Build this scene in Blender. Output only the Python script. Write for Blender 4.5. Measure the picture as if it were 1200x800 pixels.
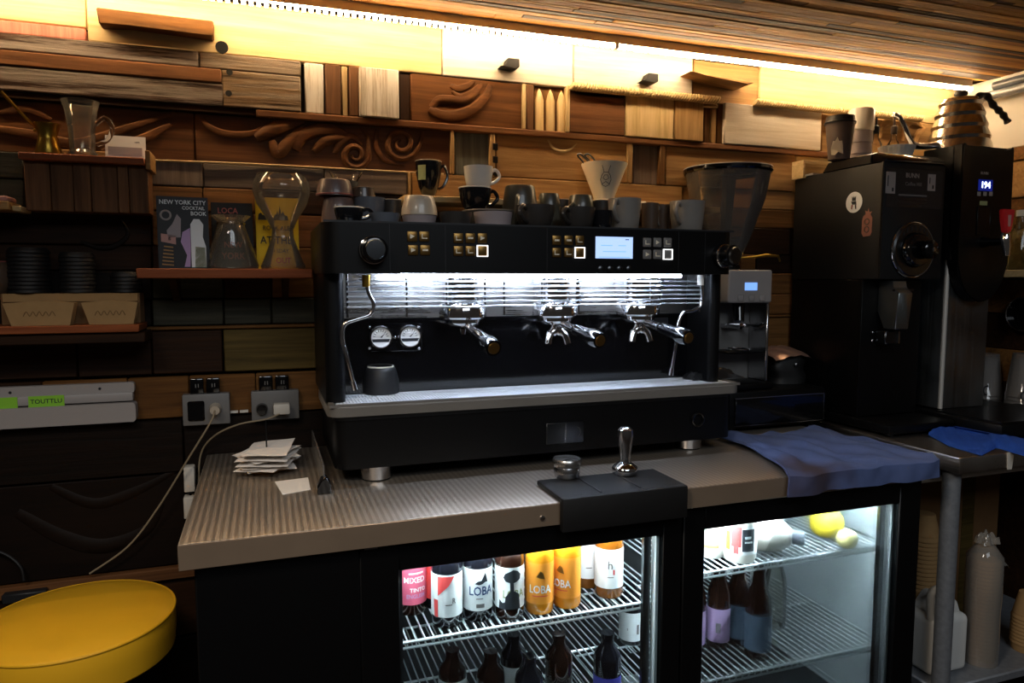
import bpy, bmesh, math, random
from mathutils import Vector, Matrix
random.seed(7)
for o in list(bpy.data.objects): bpy.data.objects.remove(o)
C = bpy.context.scene.collection
PI = math.pi
# ------------------------------------------------------------------ camera
H = 1.34                       # camera height above the floor; all z below are relative to it
F = 830.0; PITCH = math.atan(72/F); YAW = math.atan((F*F+72*72)/(2987-600)/math.hypot(F, 72))
cd = bpy.data.cameras.new('camera'); cam = bpy.data.objects.new('camera', cd); C.objects.link(cam)
cam.location = (0, 0, H); cam.rotation_euler = (PI/2-PITCH, 0, -YAW)
cd.sensor_width = 36; cd.lens = F/1200*36; cd.clip_start = .02
bpy.context.scene.camera = cam
# ------------------------------------------------------------------ world, room light, exposure
w = bpy.data.worlds.new('world'); bpy.context.scene.world = w; w.use_nodes = True
w.node_tree.nodes['Background'].inputs[0].default_value = (1, .88, .76, 1)
w.node_tree.nodes['Background'].inputs[1].default_value = .02
vs = bpy.context.scene.view_settings
vs.view_transform = 'Standard'; vs.look = 'None'; vs.gamma = 1; vs.use_curve_mapping = False
vs.exposure = 0.0
def area(name, loc, target, sx, sy, power, col):
    l = bpy.data.lights.new(name, 'AREA'); l.shape = 'RECTANGLE'; l.size = sx; l.size_y = sy; l.energy = power; l.color = col
    o = bpy.data.objects.new(name, l); C.objects.link(o); o.location = (loc[0], loc[1], loc[2]+H)
    d = Vector(target)-Vector(loc); o.rotation_euler = d.to_track_quat('-Z', 'Y').to_euler()
    return o
area('room_pendant_light', (-.75, .15, 1.15), (-.2, 1.55, -.5), .5, .5, 25, (1, .88, .74))
area('street_window_light', (.5, -1.3, 1.55), (.55, 1.4, -.2), 1.7, 1.0, 27, (.84, .92, 1))
E_WARM = 88.0; E_BAR = 80.0; E_FRIDGE = 130.0

# ------------------------------------------------------------------ pixel helpers (a pixel gives a direction only)
def ray(px, py):
    x = (px-600)/F; z = -(py-400)/F
    y2 = math.cos(PITCH)+z*math.sin(PITCH); z2 = -math.sin(PITCH)+z*math.cos(PITCH)
    c, s = math.cos(YAW), math.sin(YAW)
    return Vector((x*c+y2*s, -x*s+y2*c, z2))
def atY(px, py, Y): r = ray(px, py); return r*(Y/r.y)
def atZ(px, py, Z): r = ray(px, py); return r*(Z/r.z)
def XY(px, Y): return atY(px, 300, Y).x
def mpp(X, Y): return (X*math.sin(YAW)+Y*math.cos(YAW))/F       # metres per pixel
# ------------------------------------------------------------------ materials
def srgb(h):
    h = h.lstrip('#'); v = [int(h[i:i+2], 16)/255 for i in (0, 2, 4)]
    return tuple((x/12.92 if x <= .04045 else ((x+.055)/1.055)**2.4) for x in v)+(1,)
MATS = {}
def newmat(name):
    m = bpy.data.materials.new(name); m.use_nodes = True; MATS[name] = m
    return m, m.node_tree, m.node_tree.nodes, m.node_tree.links, m.node_tree.nodes['Principled BSDF']
def plain(name, col, rough=.5, metal=0, vary=.0, noise=0, nscale=30, bump=0, coat=0, spec=.5, trans=0, ior=1.45):
    m, t, N, L, b = newmat(name)
    c = srgb(col)
    b.inputs['Base Color'].default_value = c; b.inputs['Roughness'].default_value = rough; b.inputs['Metallic'].default_value = metal
    b.inputs['Specular IOR Level'].default_value = spec; b.inputs['Coat Weight'].default_value = coat
    b.inputs['Transmission Weight'].default_value = trans; b.inputs['IOR'].default_value = ior
    tc = N.new('ShaderNodeTexCoord'); n = N.new('ShaderNodeTexNoise'); n.inputs['Scale'].default_value = nscale; n.inputs['Detail'].default_value = 6
    L.new(tc.outputs['Object'], n.inputs['Vector'])
    if noise:
        mx = N.new('ShaderNodeMix'); mx.data_type = 'RGBA'; mx.inputs[6].default_value = tuple(x*(1-noise) for x in c[:3])+(1,)
        mx.inputs[7].default_value = tuple(min(1, x*(1+noise)) for x in c[:3])+(1,)
        L.new(n.outputs['Fac'], mx.inputs[0]); L.new(mx.outputs[2], b.inputs['Base Color'])
    if bump:
        bp = N.new('ShaderNodeBump'); bp.inputs['Strength'].default_value = bump; bp.inputs['Distance'].default_value = .003
        L.new(n.outputs['Fac'], bp.inputs['Height']); L.new(bp.outputs[0], b.inputs['Normal'])
    return m
def wood(name, c1, c2, axis='X', rough=.6, paint=None, pamt=.5, scale=1, contrast=.22, bump=.35, vary=.2, coat=0):
    m, t, N, L, b = newmat(name)
    tc = N.new('ShaderNodeTexCoord'); oi = N.new('ShaderNodeObjectInfo')
    mul = N.new('ShaderNodeMath'); mul.operation = 'MULTIPLY'; mul.inputs[1].default_value = 37.0; L.new(oi.outputs['Random'], mul.inputs[0])
    add = N.new('ShaderNodeVectorMath'); L.new(tc.outputs['Object'], add.inputs[0]); L.new(mul.outputs[0], add.inputs[1])
    mp = N.new('ShaderNodeMapping'); s = {'X': (3, 62, 62), 'Z': (62, 62, 3), 'Y': (62, 3, 62)}[axis]
    mp.inputs['Scale'].default_value = tuple(x*scale for x in s); L.new(add.outputs[0], mp.inputs[0])
    n = N.new('ShaderNodeTexNoise'); n.inputs['Scale'].default_value = 1.0; n.inputs['Detail'].default_value = 9; n.inputs['Roughness'].default_value = .62; n.inputs['Distortion'].default_value = .6
    L.new(mp.outputs[0], n.inputs['Vector'])
    r = N.new('ShaderNodeValToRGB'); r.color_ramp.elements[0].position = .5-contrast; r.color_ramp.elements[1].position = .5+contrast
    r.color_ramp.elements[0].color = srgb(c1); r.color_ramp.elements[1].color = srgb(c2); L.new(n.outputs['Fac'], r.inputs[0])
    out = r.outputs[0]
    if paint:
        n2 = N.new('ShaderNodeTexNoise'); n2.inputs['Scale'].default_value = .7; n2.inputs['Detail'].default_value = 10; n2.inputs['Roughness'].default_value = .7
        L.new(mp.outputs[0], n2.inputs['Vector'])
        r2 = N.new('ShaderNodeValToRGB'); r2.color_ramp.elements[0].position = .5-(pamt-.5)*.5-.03; r2.color_ramp.elements[1].position = .5-(pamt-.5)*.5+.05
        L.new(n2.outputs['Fac'], r2.inputs[0])
        mx = N.new('ShaderNodeMix'); mx.data_type = 'RGBA'; mx.inputs[7].default_value = srgb(paint); L.new(out, mx.inputs[6]); L.new(r2.outputs[0], mx.inputs[0]); out = mx.outputs[2]
    hs = N.new('ShaderNodeHueSaturation'); mr = N.new('ShaderNodeMapRange'); mr.inputs[3].default_value = 1-vary; mr.inputs[4].default_value = 1+vary
    L.new(oi.outputs['Random'], mr.inputs[0]); L.new(mr.outputs[0], hs.inputs['Value']); L.new(out, hs.inputs['Color'])
    L.new(hs.outputs[0], b.inputs['Base Color'])
    b.inputs['Roughness'].default_value = rough; b.inputs['Coat Weight'].default_value = coat; b.inputs['Specular IOR Level'].default_value = .14
    bp = N.new('ShaderNodeBump'); bp.inputs['Strength'].default_value = bump; bp.inputs['Distance'].default_value = .004
    L.new(n.outputs['Fac'], bp.inputs['Height']); L.new(bp.outputs[0], b.inputs['Normal'])
    return m
def brushed(name, col, rough=.32, axis='X', amt=.12, dirt=None):
    m, t, N, L, b = newmat(name)
    b.inputs['Base Color'].default_value = srgb(col); b.inputs['Metallic'].default_value = 1
    tc = N.new('ShaderNodeTexCoord'); mp = N.new('ShaderNodeMapping')
    mp.inputs['Scale'].default_value = {'X': (3, 260, 260), 'Y': (260, 3, 260), 'Z': (260, 260, 3)}[axis]; L.new(tc.outputs['Object'], mp.inputs[0])
    n = N.new('ShaderNodeTexNoise'); n.inputs['Scale'].default_value = 1; n.inputs['Detail'].default_value = 3; L.new(mp.outputs[0], n.inputs['Vector'])
    n2 = N.new('ShaderNodeTexNoise'); n2.inputs['Scale'].default_value = 9; n2.inputs['Detail'].default_value = 5; L.new(tc.outputs['Object'], n2.inputs['Vector'])
    ad = N.new('ShaderNodeMath'); ad.operation = 'ADD'; L.new(n.outputs['Fac'], ad.inputs[0]); L.new(n2.outputs['Fac'], ad.inputs[1])
    mr = N.new('ShaderNodeMapRange'); mr.inputs[1].default_value = .6; mr.inputs[2].default_value = 1.4; mr.inputs[3].default_value = rough-amt; mr.inputs[4].default_value = rough+amt
    L.new(ad.outputs[0], mr.inputs[0]); L.new(mr.outputs[0], b.inputs['Roughness'])
    bp = N.new('ShaderNodeBump'); bp.inputs['Strength'].default_value = .05; bp.inputs['Distance'].default_value = .001; L.new(n.outputs['Fac'], bp.inputs['Height']); L.new(bp.outputs[0], b.inputs['Normal'])
    return m
def emit(name, col, strength):
    m, t, N, L, b = newmat(name)
    b.inputs['Base Color'].default_value = srgb(col); b.inputs['Emission Color'].default_value = srgb(col); b.inputs['Emission Strength'].default_value = strength
    return m
def pane(name, tint='#ffffff', gloss=1.0, density=.0):
    m, t, N, L, b = newmat(name)
    N.remove(b); tr = N.new('ShaderNodeBsdfTransparent'); tr.inputs[0].default_value = srgb(tint); g = N.new('ShaderNodeBsdfGlossy'); g.inputs['Roughness'].default_value = .03
    fr = N.new('ShaderNodeFresnel'); fr.inputs[0].default_value = 1.45; mx = N.new('ShaderNodeMixShader')
    k = N.new('ShaderNodeMath'); k.operation = 'MULTIPLY'; k.inputs[1].default_value = gloss; L.new(fr.outputs[0], k.inputs[0])
    tc = N.new('ShaderNodeTexCoord'); n = N.new('ShaderNodeTexNoise'); n.inputs['Scale'].default_value = 4; L.new(tc.outputs['Object'], n.inputs['Vector'])
    mr = N.new('ShaderNodeMapRange'); mr.inputs[3].default_value = .0; mr.inputs[4].default_value = .05; L.new(n.outputs['Fac'], mr.inputs[0]); L.new(mr.outputs[0], g.inputs['Roughness'])
    L.new(k.outputs[0], mx.inputs[0]); L.new(tr.outputs[0], mx.inputs[1]); L.new(g.outputs[0], mx.inputs[2])
    o = N['Material Output']
    if density:
        d = N.new('ShaderNodeBsdfDiffuse'); d.inputs[0].default_value = srgb(tint); m2 = N.new('ShaderNodeMixShader'); m2.inputs[0].default_value = density
        L.new(mx.outputs[0], m2.inputs[1]); L.new(d.outputs[0], m2.inputs[2]); L.new(m2.outputs[0], o.inputs[0])
    else: L.new(mx.outputs[0], o.inputs[0])
    return m
# woods
wood('brown', '#4a3018', '#825a30'); wood('brown_up', '#4a3018', '#825a30', 'Z')
wood('redbrown', '#4c2f1c', '#7c5230'); wood('redbrown_up', '#4c3220', '#7c5638', 'Z')
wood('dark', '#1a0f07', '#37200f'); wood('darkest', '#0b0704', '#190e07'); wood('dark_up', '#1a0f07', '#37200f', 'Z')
wood('honey', '#7c5834', '#b08a58'); wood('honey_up', '#86643c', '#be9a68', 'Z')
wood('pine', '#b2935f', '#e0c696', contrast=.3); wood('pine_up', '#b2935f', '#e0c696', 'Z')
wood('whitewash', '#b8a890', '#e6ddd0', contrast=.3, vary=.1); wood('whitewash_up', '#8f7a60', '#d8cdbb', 'Z', paint='#e4dcd0', pamt=.55, vary=.1)
wood('weathered', '#3a2818', '#8a7052', contrast=.14, paint='#8d7c6a', pamt=.46, bump=1.0)
wood('peeling', '#24160e', '#4a3020', contrast=.14, paint='#84776c', pamt=.55, bump=1.0)
wood('grey_green', '#26251e', '#403e32', vary=.15); wood('grey_green_up', '#4d4c42', '#77776a', 'Z', vary=.1)
wood('grey_brown', '#4c4038', '#7d6c5c'); wood('grey_brown_up', '#4c4038', '#7d6c5c', 'Z')
wood('mustard', '#3a3016', '#64522a'); wood('orange', '#4c2f16', '#7e5428'); wood('red_paint', '#a05444', '#d88c78', 'Z')
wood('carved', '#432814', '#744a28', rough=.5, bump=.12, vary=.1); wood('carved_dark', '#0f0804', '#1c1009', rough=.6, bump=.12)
wood('shelf_red', '#6a341c', '#94522e', rough=.45, vary=.1)
for i, (a, b_) in enumerate((('#5c3a18', '#a8702e'), ('#80521e', '#c8903e'), ('#40260f', '#7a5024'), ('#241710', '#4a3422'), ('#96642c', '#d8a658'))):
    wood('lath%d' % i, a, b_, vary=.25, bump=.25)
wood('floor_wood', '#1c1410', '#35271e', 'X')
# metals, plastics, others
plain('black', '#070708', .40, spec=.3); plain('black_gloss', '#08080a', .14, coat=.5); plain('black_matt', '#0b0b0c', .6, noise=.2, nscale=60)
plain('rubber', '#0e0d0d', .62, noise=.3, nscale=20, bump=.3); plain('charcoal', '#1d1d1f', .5)
plain('chrome', '#e8e8ea', .08, 1); plain('chrome_soft', '#c9c9cc', .2, 1); plain('gunmetal', '#55575a', .3, 1); plain('brass', '#b8923c', .3, 1); plain('bronze', '#8a6a3a', .35, .9)
brushed('steel', '#b9b5b0', .3); brushed('steel_y', '#b4aea8', .34, 'Y'); plain('grate_steel', '#eef2f6', .5, .2, noise=.05); plain('kettle_steel', '#c4c0ba', .24, 1); plain('hole', '#050403', .9); plain('edge_steel', '#9a8672', .35, .55, noise=.15, nscale=12); plain('steel_lip', '#aaa59e', .3, .7, noise=.1, nscale=10); plain('glint_pale', '#d8d4cc', .35, .4); brushed('steel_z', '#9aa0a2', .36, 'Z'); brushed('steel_dark', '#77787a', .4, 'Z'); plain('galvanised', '#8c9096', .45, .5, noise=.3, nscale=80)
plain('white_plastic', '#e8e6e0', .4); plain('off_white', '#cfc8bc', .5); plain('grey_plastic', '#9b9490', .45); plain('mid_grey', '#6e6c6a', .45)
plain('paper', '#efe9e2', .85, noise=.05); plain('card', '#9c7a4e', .85, noise=.15, nscale=40); plain('card_dark', '#6e4f2e', .85, noise=.15, nscale=40); plain('green_tape', '#86c232', .6)
plain('white_paint', '#d9d4ca', .75, noise=.05, nscale=6); plain('fridge_white', '#d4dcde', .4, noise=.05, nscale=4); plain('wire', '#d8dee0', .3, .3)
plain('yellow_vinyl', '#eab024', .36, noise=.08, nscale=8, coat=.15); plain('yellow_book', '#e8c81e', .6); plain('red', '#c0262c', .35); plain('red_label', '#dc4a48', .6); plain('pink_label', '#e0627c', .6)
plain('cream', '#e8ddc4', .4, coat=.3); plain('orange_label', '#f0962c', .6); plain('label_white', '#eef0f0', .6); plain('label_ink', '#22262c', .6); plain('navy', '#22406e', .5); plain('mauve', '#b99ac4', .6); plain('slate_label', '#56687c', .6); plain('blue_purple', '#4a48b0', .6)
plain('amber_liquid', '#7a4410', .12, coat=.5); plain('rail_chrome', '#e8eef4', .22, .6); plain('c_umber', '#6a5650', .4, coat=.2); plain('orange_liquid', '#e08a1a', .12, coat=.5); plain('brown_glass', '#24120c', .08, coat=.6); plain('dark_glass', '#121218', .08, coat=.6); plain('green_label', '#97a070', .6); plain('teal', '#3ab8a0', .4)
plain('lemon', '#f0d23a', .45, noise=.08, nscale=60, bump=.2); plain('lemon_pale', '#f2e29a', .45, noise=.08, nscale=60, bump=.2)
plain('foil', '#c9a89c', .28, .8, bump=.6, nscale=25); plain('towel', '#4a5a86', .95, noise=.4, nscale=14, bump=1.0); plain('blue_cloth', '#1746a0', .95, noise=.3, nscale=25, bump=1.0); plain('stain', '#4a3020', .95, noise=.3)
plain('c_grey', '#7d7872', .35, coat=.3); plain('c_beige', '#b3a592', .35, coat=.3); plain('c_pink', '#b98a80', .45); plain('c_dark', '#35312e', .35, coat=.3); plain('c_olive', '#4c483c', .35, coat=.3); plain('c_black', '#101116', .18, coat=.5); plain('c_white', '#ebe4d8', .25, coat=.4); plain('c_brown', '#4a3a2e', .35, coat=.3); plain('c_blue', '#5a5f68', .35, coat=.3); plain('c_mauve', '#9b8f90', .4); plain('c_redrim', '#8c4a44', .5)
plain('togo', '#5f5048', .6); plain('cord', '#8f7f66', .6); plain('coffee', '#1e120a', .6, noise=.5, nscale=120, bump=1.0)
plain('glass', '#ffffff', .0, trans=1, ior=1.45); plain('glass_green', '#d4e6d8', .0, trans=1, ior=1.45)
pane('pane', '#f4fafa', .8); pane('thin_glass', '#f6f4ee', 1.6); pane('clear_glass', '#fcf8f0', .9, .035); plain('filter_paper', '#fbf6ea', .9, noise=.03); plain('sticker_brown', '#8a5a4c', .7, noise=.2, nscale=60); pane('hopper_plastic', '#f0e8de', 1.1, .08); pane('wrap', '#d8d0c4', 1.5, .25); pane('cup_plastic', '#e8e4e0', 1.4, .12)
emit('led_warm', '#ffdfb0', E_WARM); emit('led_white', '#d6e6ff', E_BAR); emit('fridge_tube', '#eaf6ff', E_FRIDGE); emit('fridge_tube_bright', '#e4f4ff', E_FRIDGE*3); emit('lcd', '#a9c4f4', 1.1); emit('lcd_small', '#7fb0ff', 1.0); emit('digit', '#dce6ff', 4); emit('ring_light', '#ffffff', 1.6); emit('digit_glow', '#1228a0', .35)
# ribbed stainless worktop: fine stripes running in depth
def ribbed():
    m, t, N, L, b = newmat('worktop_steel')
    b.inputs['Metallic'].default_value = .85
    tc = N.new('ShaderNodeTexCoord'); wv = N.new('ShaderNodeTexWave'); wv.wave_type = 'BANDS'; wv.bands_direction = 'X'; wv.inputs['Scale'].default_value = 26; wv.inputs['Distortion'].default_value = .0
    cr = N.new('ShaderNodeValToRGB'); cr.color_ramp.elements[0].position = .35; cr.color_ramp.elements[1].position = .65; cr.color_ramp.elements[0].color = srgb('#b2a596'); cr.color_ramp.elements[1].color = srgb('#c2b6a8'); L.new(wv.outputs['Fac'], cr.inputs[0]); L.new(cr.outputs[0], b.inputs['Base Color'])
    L.new(tc.outputs['Object'], wv.inputs['Vector'])
    mr = N.new('ShaderNodeMapRange'); mr.inputs[3].default_value = .33; mr.inputs[4].default_value = .42; L.new(wv.outputs['Fac'], mr.inputs[0]); L.new(mr.outputs[0], b.inputs['Roughness'])
    bp = N.new('ShaderNodeBump'); bp.inputs['Strength'].default_value = .015; bp.inputs['Distance'].default_value = .002; L.new(wv.outputs['Fac'], bp.inputs['Height']); L.new(bp.outputs[0], b.inputs['Normal'])
ribbed()

# ------------------------------------------------------------------ mesh builder
class MB:
    def __init__(s): s.b = bmesh.new()
    def box(s, x0, x1, y0, y1, z0, z1, r=0, seg=1, which='all'):
        g = bmesh.ops.create_cube(s.b, size=1)
        vs_ = g['verts']
        for v in vs_: v.co = ((x0+x1)/2+v.co.x*(x1-x0), (y0+y1)/2+v.co.y*(y1-y0), (z0+z1)/2+v.co.z*(z1-z0))
        if r:
            es = set(e for v in vs_ for e in v.link_edges)
            if which == 'vert': es = [e for e in es if abs(e.verts[0].co.z-e.verts[1].co.z) > 1e-6]
            if which == 'y': es = [e for e in es if abs(e.verts[0].co.y-e.verts[1].co.y) > 1e-6]
            bmesh.ops.bevel(s.b, geom=list(es), offset=r, segments=seg, profile=.5, affect='EDGES')
        return s
    def ring(s, pts): return [s.b.verts.new(p) for p in pts]
    def skin(s, rings, closed=True, cap0=True, cap1=True):
        for a, c in zip(rings, rings[1:]):
            n = len(a); m = n if closed else n-1
            for i in range(m):
                try: s.b.faces.new((a[i], a[(i+1) % n], c[(i+1) % n], c[i]))
                except ValueError: pass
        if cap0 and len(rings[0]) > 2: s.b.faces.new(list(reversed(rings[0])))
        if cap1 and len(rings[-1]) > 2: s.b.faces.new(rings[-1])
        return s
    def lathe(s, prof, cx=0, cy=0, n=24, a0=0, a1=2*PI, sx=1, sy=1):
        full = abs(a1-a0-2*PI) < 1e-6; k = n if full else n+1; rings = []
        for r, z in prof:
            if r < 1e-6 and full: rings.append([s.b.verts.new((cx, cy, z))]); continue
            rings.append([s.b.verts.new((cx+r*sx*math.cos(a0+(a1-a0)*i/n), cy+r*sy*math.sin(a0+(a1-a0)*i/n), z)) for i in range(k)])
        for a, c in zip(rings, rings[1:]):
            for i in range(n):
                j = (i+1) % k
                if len(a) == 1 and len(c) == 1: continue
                if len(a) == 1: s.b.faces.new((a[0], c[j], c[i]))
                elif len(c) == 1: s.b.faces.new((a[i], a[j], c[0]))
                else: s.b.faces.new((a[i], a[j], c[j], c[i]))
        return s
    def tube(s, pts, r, n=8, cap=True):
        pts = [Vector(p) for p in pts]; rs = r if isinstance(r, (list, tuple)) else [r]*len(pts); rings = []
        if len(rs) != len(pts): rs = [rs[min(len(rs)-1, int(i*len(rs)/len(pts)))] for i in range(len(pts))]
        up = None
        for i, p in enumerate(pts):
            t = (pts[min(i+1, len(pts)-1)]-pts[max(i-1, 0)]).normalized()
            if up is None: up = t.orthogonal().normalized()
            up = (up-t*up.dot(t)); up = up.normalized() if up.length > 1e-6 else t.orthogonal().normalized()
            v = t.cross(up)
            rings.append([s.b.verts.new(p+(up*math.cos(2*PI*k/n)+v*math.sin(2*PI*k/n))*rs[i]) for k in range(n)])
        return s.skin(rings, True, cap, cap)
    def cyl(s, p0, p1, r0, r1=None, n=20): return s.tube([p0, p1], [r0, r0 if r1 is None else r1], n)
    def prism(s, poly, axis, a, b, r=0, seg=1):
        def P(u, v, w_): return {'x': (w_, u, v), 'y': (u, w_, v), 'z': (u, v, w_)}[axis]
        A = [s.b.verts.new(P(u, v, a)) for u, v in poly]; B = [s.b.verts.new(P(u, v, b)) for u, v in poly]
        s.skin([A, B])
        if r: bmesh.ops.bevel(s.b, geom=list(set(e for v in A+B for e in v.link_edges)), offset=r, segments=seg, affect='EDGES')
        return s
    def ball(s, c, rx, ry=None, rz=None, u=16, v=10):
        ry = rx if ry is None else ry; rz = rx if rz is None else rz
        g = bmesh.ops.create_uvsphere(s.b, u_segments=u, v_segments=v, radius=1)
        for q in g['verts']: q.co = (c[0]+q.co.x*rx, c[1]+q.co.y*ry, c[2]+q.co.z*rz)
        return s
    def grid(s, fn, nu, nv, thick=0):
        V = [[s.b.verts.new(fn(i/nu, j/nv)) for j in range(nv+1)] for i in range(nu+1)]
        for i in range(nu):
            for j in range(nv): s.b.faces.new((V[i][j], V[i+1][j], V[i+1][j+1], V[i][j+1]))
        if thick:
            bmesh.ops.recalc_face_normals(s.b, faces=s.b.faces[:]); bmesh.ops.solidify(s.b, geom=s.b.faces[:], thickness=thick)
        return s
    def torus(s, c, R, r, axis='y', n=24, m=8, a0=0, a1=2*PI):
        full = abs(a1-a0-2*PI) < 1e-6
        pts = []
        for i in range(n if full else n+1):
            a = a0+(a1-a0)*i/n; u, v = R*math.cos(a), R*math.sin(a)
            pts.append((Vector(c)+Vector({'y': (u, 0, v), 'z': (u, v, 0), 'x': (0, u, v)}[axis]), a))
        rings = []
        for p, a in pts:
            d = (p-Vector(c)).normalized(); ax = Vector({'y': (0, 1, 0), 'z': (0, 0, 1), 'x': (1, 0, 0)}[axis])
            rings.append([s.b.verts.new(p+(d*math.cos(2*PI*k/m)+ax*math.sin(2*PI*k/m))*r) for k in range(m)])
        if full: rings.append(rings[0]); s.skin(rings, True, False, False)
        else: s.skin(rings)
        return s
    def xf(s, M): bmesh.ops.transform(s.b, matrix=M, verts=s.b.verts[:]); return s
def spline(pts, n=6):
    P = [Vector(p) for p in pts]; out = []
    for i in range(len(P)-1):
        p0, p1, p2, p3 = P[max(i-1, 0)], P[i], P[i+1], P[min(i+2, len(P)-1)]
        for k in range(n):
            t = k/n; out.append(.5*((2*p1)+(p2-p0)*t+(2*p0-5*p1+4*p2-p3)*t*t+(3*p1-p0-3*p2+p3)*t**3))
    out.append(P[-1]); return out
def M(n): return MATS[n]
def mesh_from(mb, name, mat, off):
    me = bpy.data.meshes.new(name)
    bmesh.ops.recalc_face_normals(mb.b, faces=mb.b.faces[:])
    bmesh.ops.translate(mb.b, verts=mb.b.verts[:], vec=-Vector(off))
    mb.b.to_mesh(me); mb.b.free(); me.materials.append(M(mat))
    me.shade_smooth(); me.set_sharp_from_angle(angle=math.radians(38))
    return me
class Thing:
    """A top-level thing; its parts are written in scene coordinates and stored relative to its base."""
    def __init__(s, name, label, cat, loc, group=None, rz=0):
        s.loc = Vector(loc); s.o = bpy.data.objects.new(name, None); C.objects.link(s.o); s.o.empty_display_size = .05
        s.o.location = s.loc+Vector((0, 0, H)); s.o.rotation_euler.z = rz
        s.o['label'] = label; s.o['category'] = cat
        if group: s.o['group'] = group
    def part(s, name, mb, mat, parent=None, label=None, kind=None):
        o = bpy.data.objects.new(name, mesh_from(mb, name, mat, s.loc)); C.objects.link(o); o.parent = parent or s.o
        if label: o['label'] = label
        if kind: o['kind'] = kind
        return o
def single(name, mb, mat, label, cat, loc, group=None):
    o = bpy.data.objects.new(name, mesh_from(mb, name, mat, loc)); C.objects.link(o); o.location = Vector(loc)+Vector((0, 0, H))
    o['label'] = label; o['category'] = cat
    if group: o['group'] = group
    return o
class Setting:
    def __init__(s, name, mb, mat):
        s.loc = Vector((0, 0, 0)); s.o = bpy.data.objects.new(name, mesh_from(mb, name, mat, s.loc)); C.objects.link(s.o); s.o.location = (0, 0, H); s.o['kind'] = 'structure'
    part = Thing.part
def text_mb(s, size, mapf, extrude=.0003, font_w=1.0):
    cu = bpy.data.curves.new('t', 'FONT'); cu.body = s; cu.size = size; cu.align_x = 'CENTER'; cu.align_y = 'CENTER'; cu.extrude = extrude; cu.resolution_u = 2; cu.offset = size*.012
    o = bpy.data.objects.new('t', cu); C.objects.link(o)
    me = bpy.data.meshes.new_from_object(o.evaluated_get(bpy.context.evaluated_depsgraph_get()))
    mb = MB(); mb.b.from_mesh(me)
    for v in mb.b.verts: v.co = mapf(v.co.x*font_w, v.co.y, v.co.z)
    bpy.data.objects.remove(o); bpy.data.curves.remove(cu); bpy.data.meshes.remove(me)
    return mb
def flat(cx, cy, cz): return lambda x, y, z: (cx+x, cy-z, cz+y)                 # facing the camera side (-Y)
def sidef(cx, cy, cz): return lambda x, y, z: (cx-z, cy-x, cz+y)                # facing -X
def around(cx, cy, R, a0, cz): return lambda x, y, z: (cx+(R+z)*math.sin(a0+x/R), cy-(R+z)*math.cos(a0+x/R), cz+y)
def arcpatch(cx, cy, R, a0, a1, z0, z1, n=10):
    return MB().grid(lambda u, v: (cx+R*math.sin(a0+(a1-a0)*u), cy-R*math.cos(a0+(a1-a0)*u), z0+(z1-z0)*v), n, 1)
def towel_stain():
    m = MATS['towel']; N, L = m.node_tree.nodes, m.node_tree.links; b = N['Principled BSDF']
    old = b.inputs['Base Color'].links[0].from_socket
    tc = N.new('ShaderNodeTexCoord'); n = N.new('ShaderNodeTexNoise'); n.inputs['Scale'].default_value = 12; L.new(tc.outputs['Object'], n.inputs['Vector'])
    ad = N.new('ShaderNodeVectorMath'); ad.operation = 'MULTIPLY_ADD'; ad.inputs[1].default_value = (.10, .10, .10); L.new(n.outputs['Color'], ad.inputs[0]); L.new(tc.outputs['Object'], ad.inputs[2])
    d = N.new('ShaderNodeVectorMath'); d.operation = 'DISTANCE'; d.inputs[1].default_value = (-.10, -.12, .03); L.new(ad.outputs[0], d.inputs[0])
    mr = N.new('ShaderNodeMapRange'); mr.inputs[1].default_value = .03; mr.inputs[2].default_value = .11; mr.inputs[3].default_value = .85; mr.inputs[4].default_value = 0; L.new(d.outputs['Value'], mr.inputs[0])
    mx = N.new('ShaderNodeMix'); mx.data_type = 'RGBA'; mx.inputs[7].default_value = srgb('#3a2618'); L.new(mr.outputs[0], mx.inputs[0]); L.new(old, mx.inputs[6]); L.new(mx.outputs[2], b.inputs['Base Color'])
towel_stain()
def facing(x, y): return math.atan2(-x, y)
def Xat(px, Y, z):
    py = 300
    for _ in range(4):
        p = atY(px, py, Y); py += (p.z-z)/mpp(p.x, Y)
    return atY(px, py, Y).x
WALL = 1.93; CEIL = .678
# ------------------------------------------------------------------ setting
Setting('floor', MB().box(-2.2, 2.9, -1.6, 2.1, -H-.05, -H), 'floor_wood')
wb = Setting('wall_back', MB().box(-1.6, 2.40, WALL, WALL+.08, -H, CEIL+.06), 'darkest')
def plank(px0, px1, z0, z1, mat, front=1.908, r=.0025, gap=.001):
    zm = (z0+z1)/2; x0 = Xat(px0, front, zm) if px0 > -400 else -1.2; x1 = Xat(px1, front, zm) if px1 < 1500 else 2.36
    return wb.part('plank', MB().box(x0+gap, x1-gap, front, WALL+.002, z0+gap, z1-gap, r), mat)
# row A: the pale boards right under the strip light
plank(-500, 101, .576, .672, 'pine', 1.912); plank(-500, 101, .546, .576, 'red_paint', 1.910)
A2 = plank(101, 518, .546, .672, 'pine', 1.906)
plank(518, 672, .546, .672, 'whitewash', 1.906); plank(672, 812, .546, .672, 'whitewash', 1.910); plank(812, 890, .546, .672, 'honey', 1.922)
plank(890, 1125, .546, .672, 'pine', 1.914)
blk = plank(113, 250, .0, .01, 'honey', 1.9)
bpy.data.objects.remove(blk)
wb.part('offcut_block', MB().prism([(lambda q: (q.x, q.z))(atY(u, v, 1.868)) for u, v in ((112, 8), (116, 28), (150, 29), (250, 43), (250, 24))], 'y', 1.868, 1.907, .003), 'orange')
xk = Xat(260, 1.905, .56); wb.part('knot_hole', MB().cyl((xk, 1.9053, .562), (xk, 1.91, .562), .015, n=14), 'hole')
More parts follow.
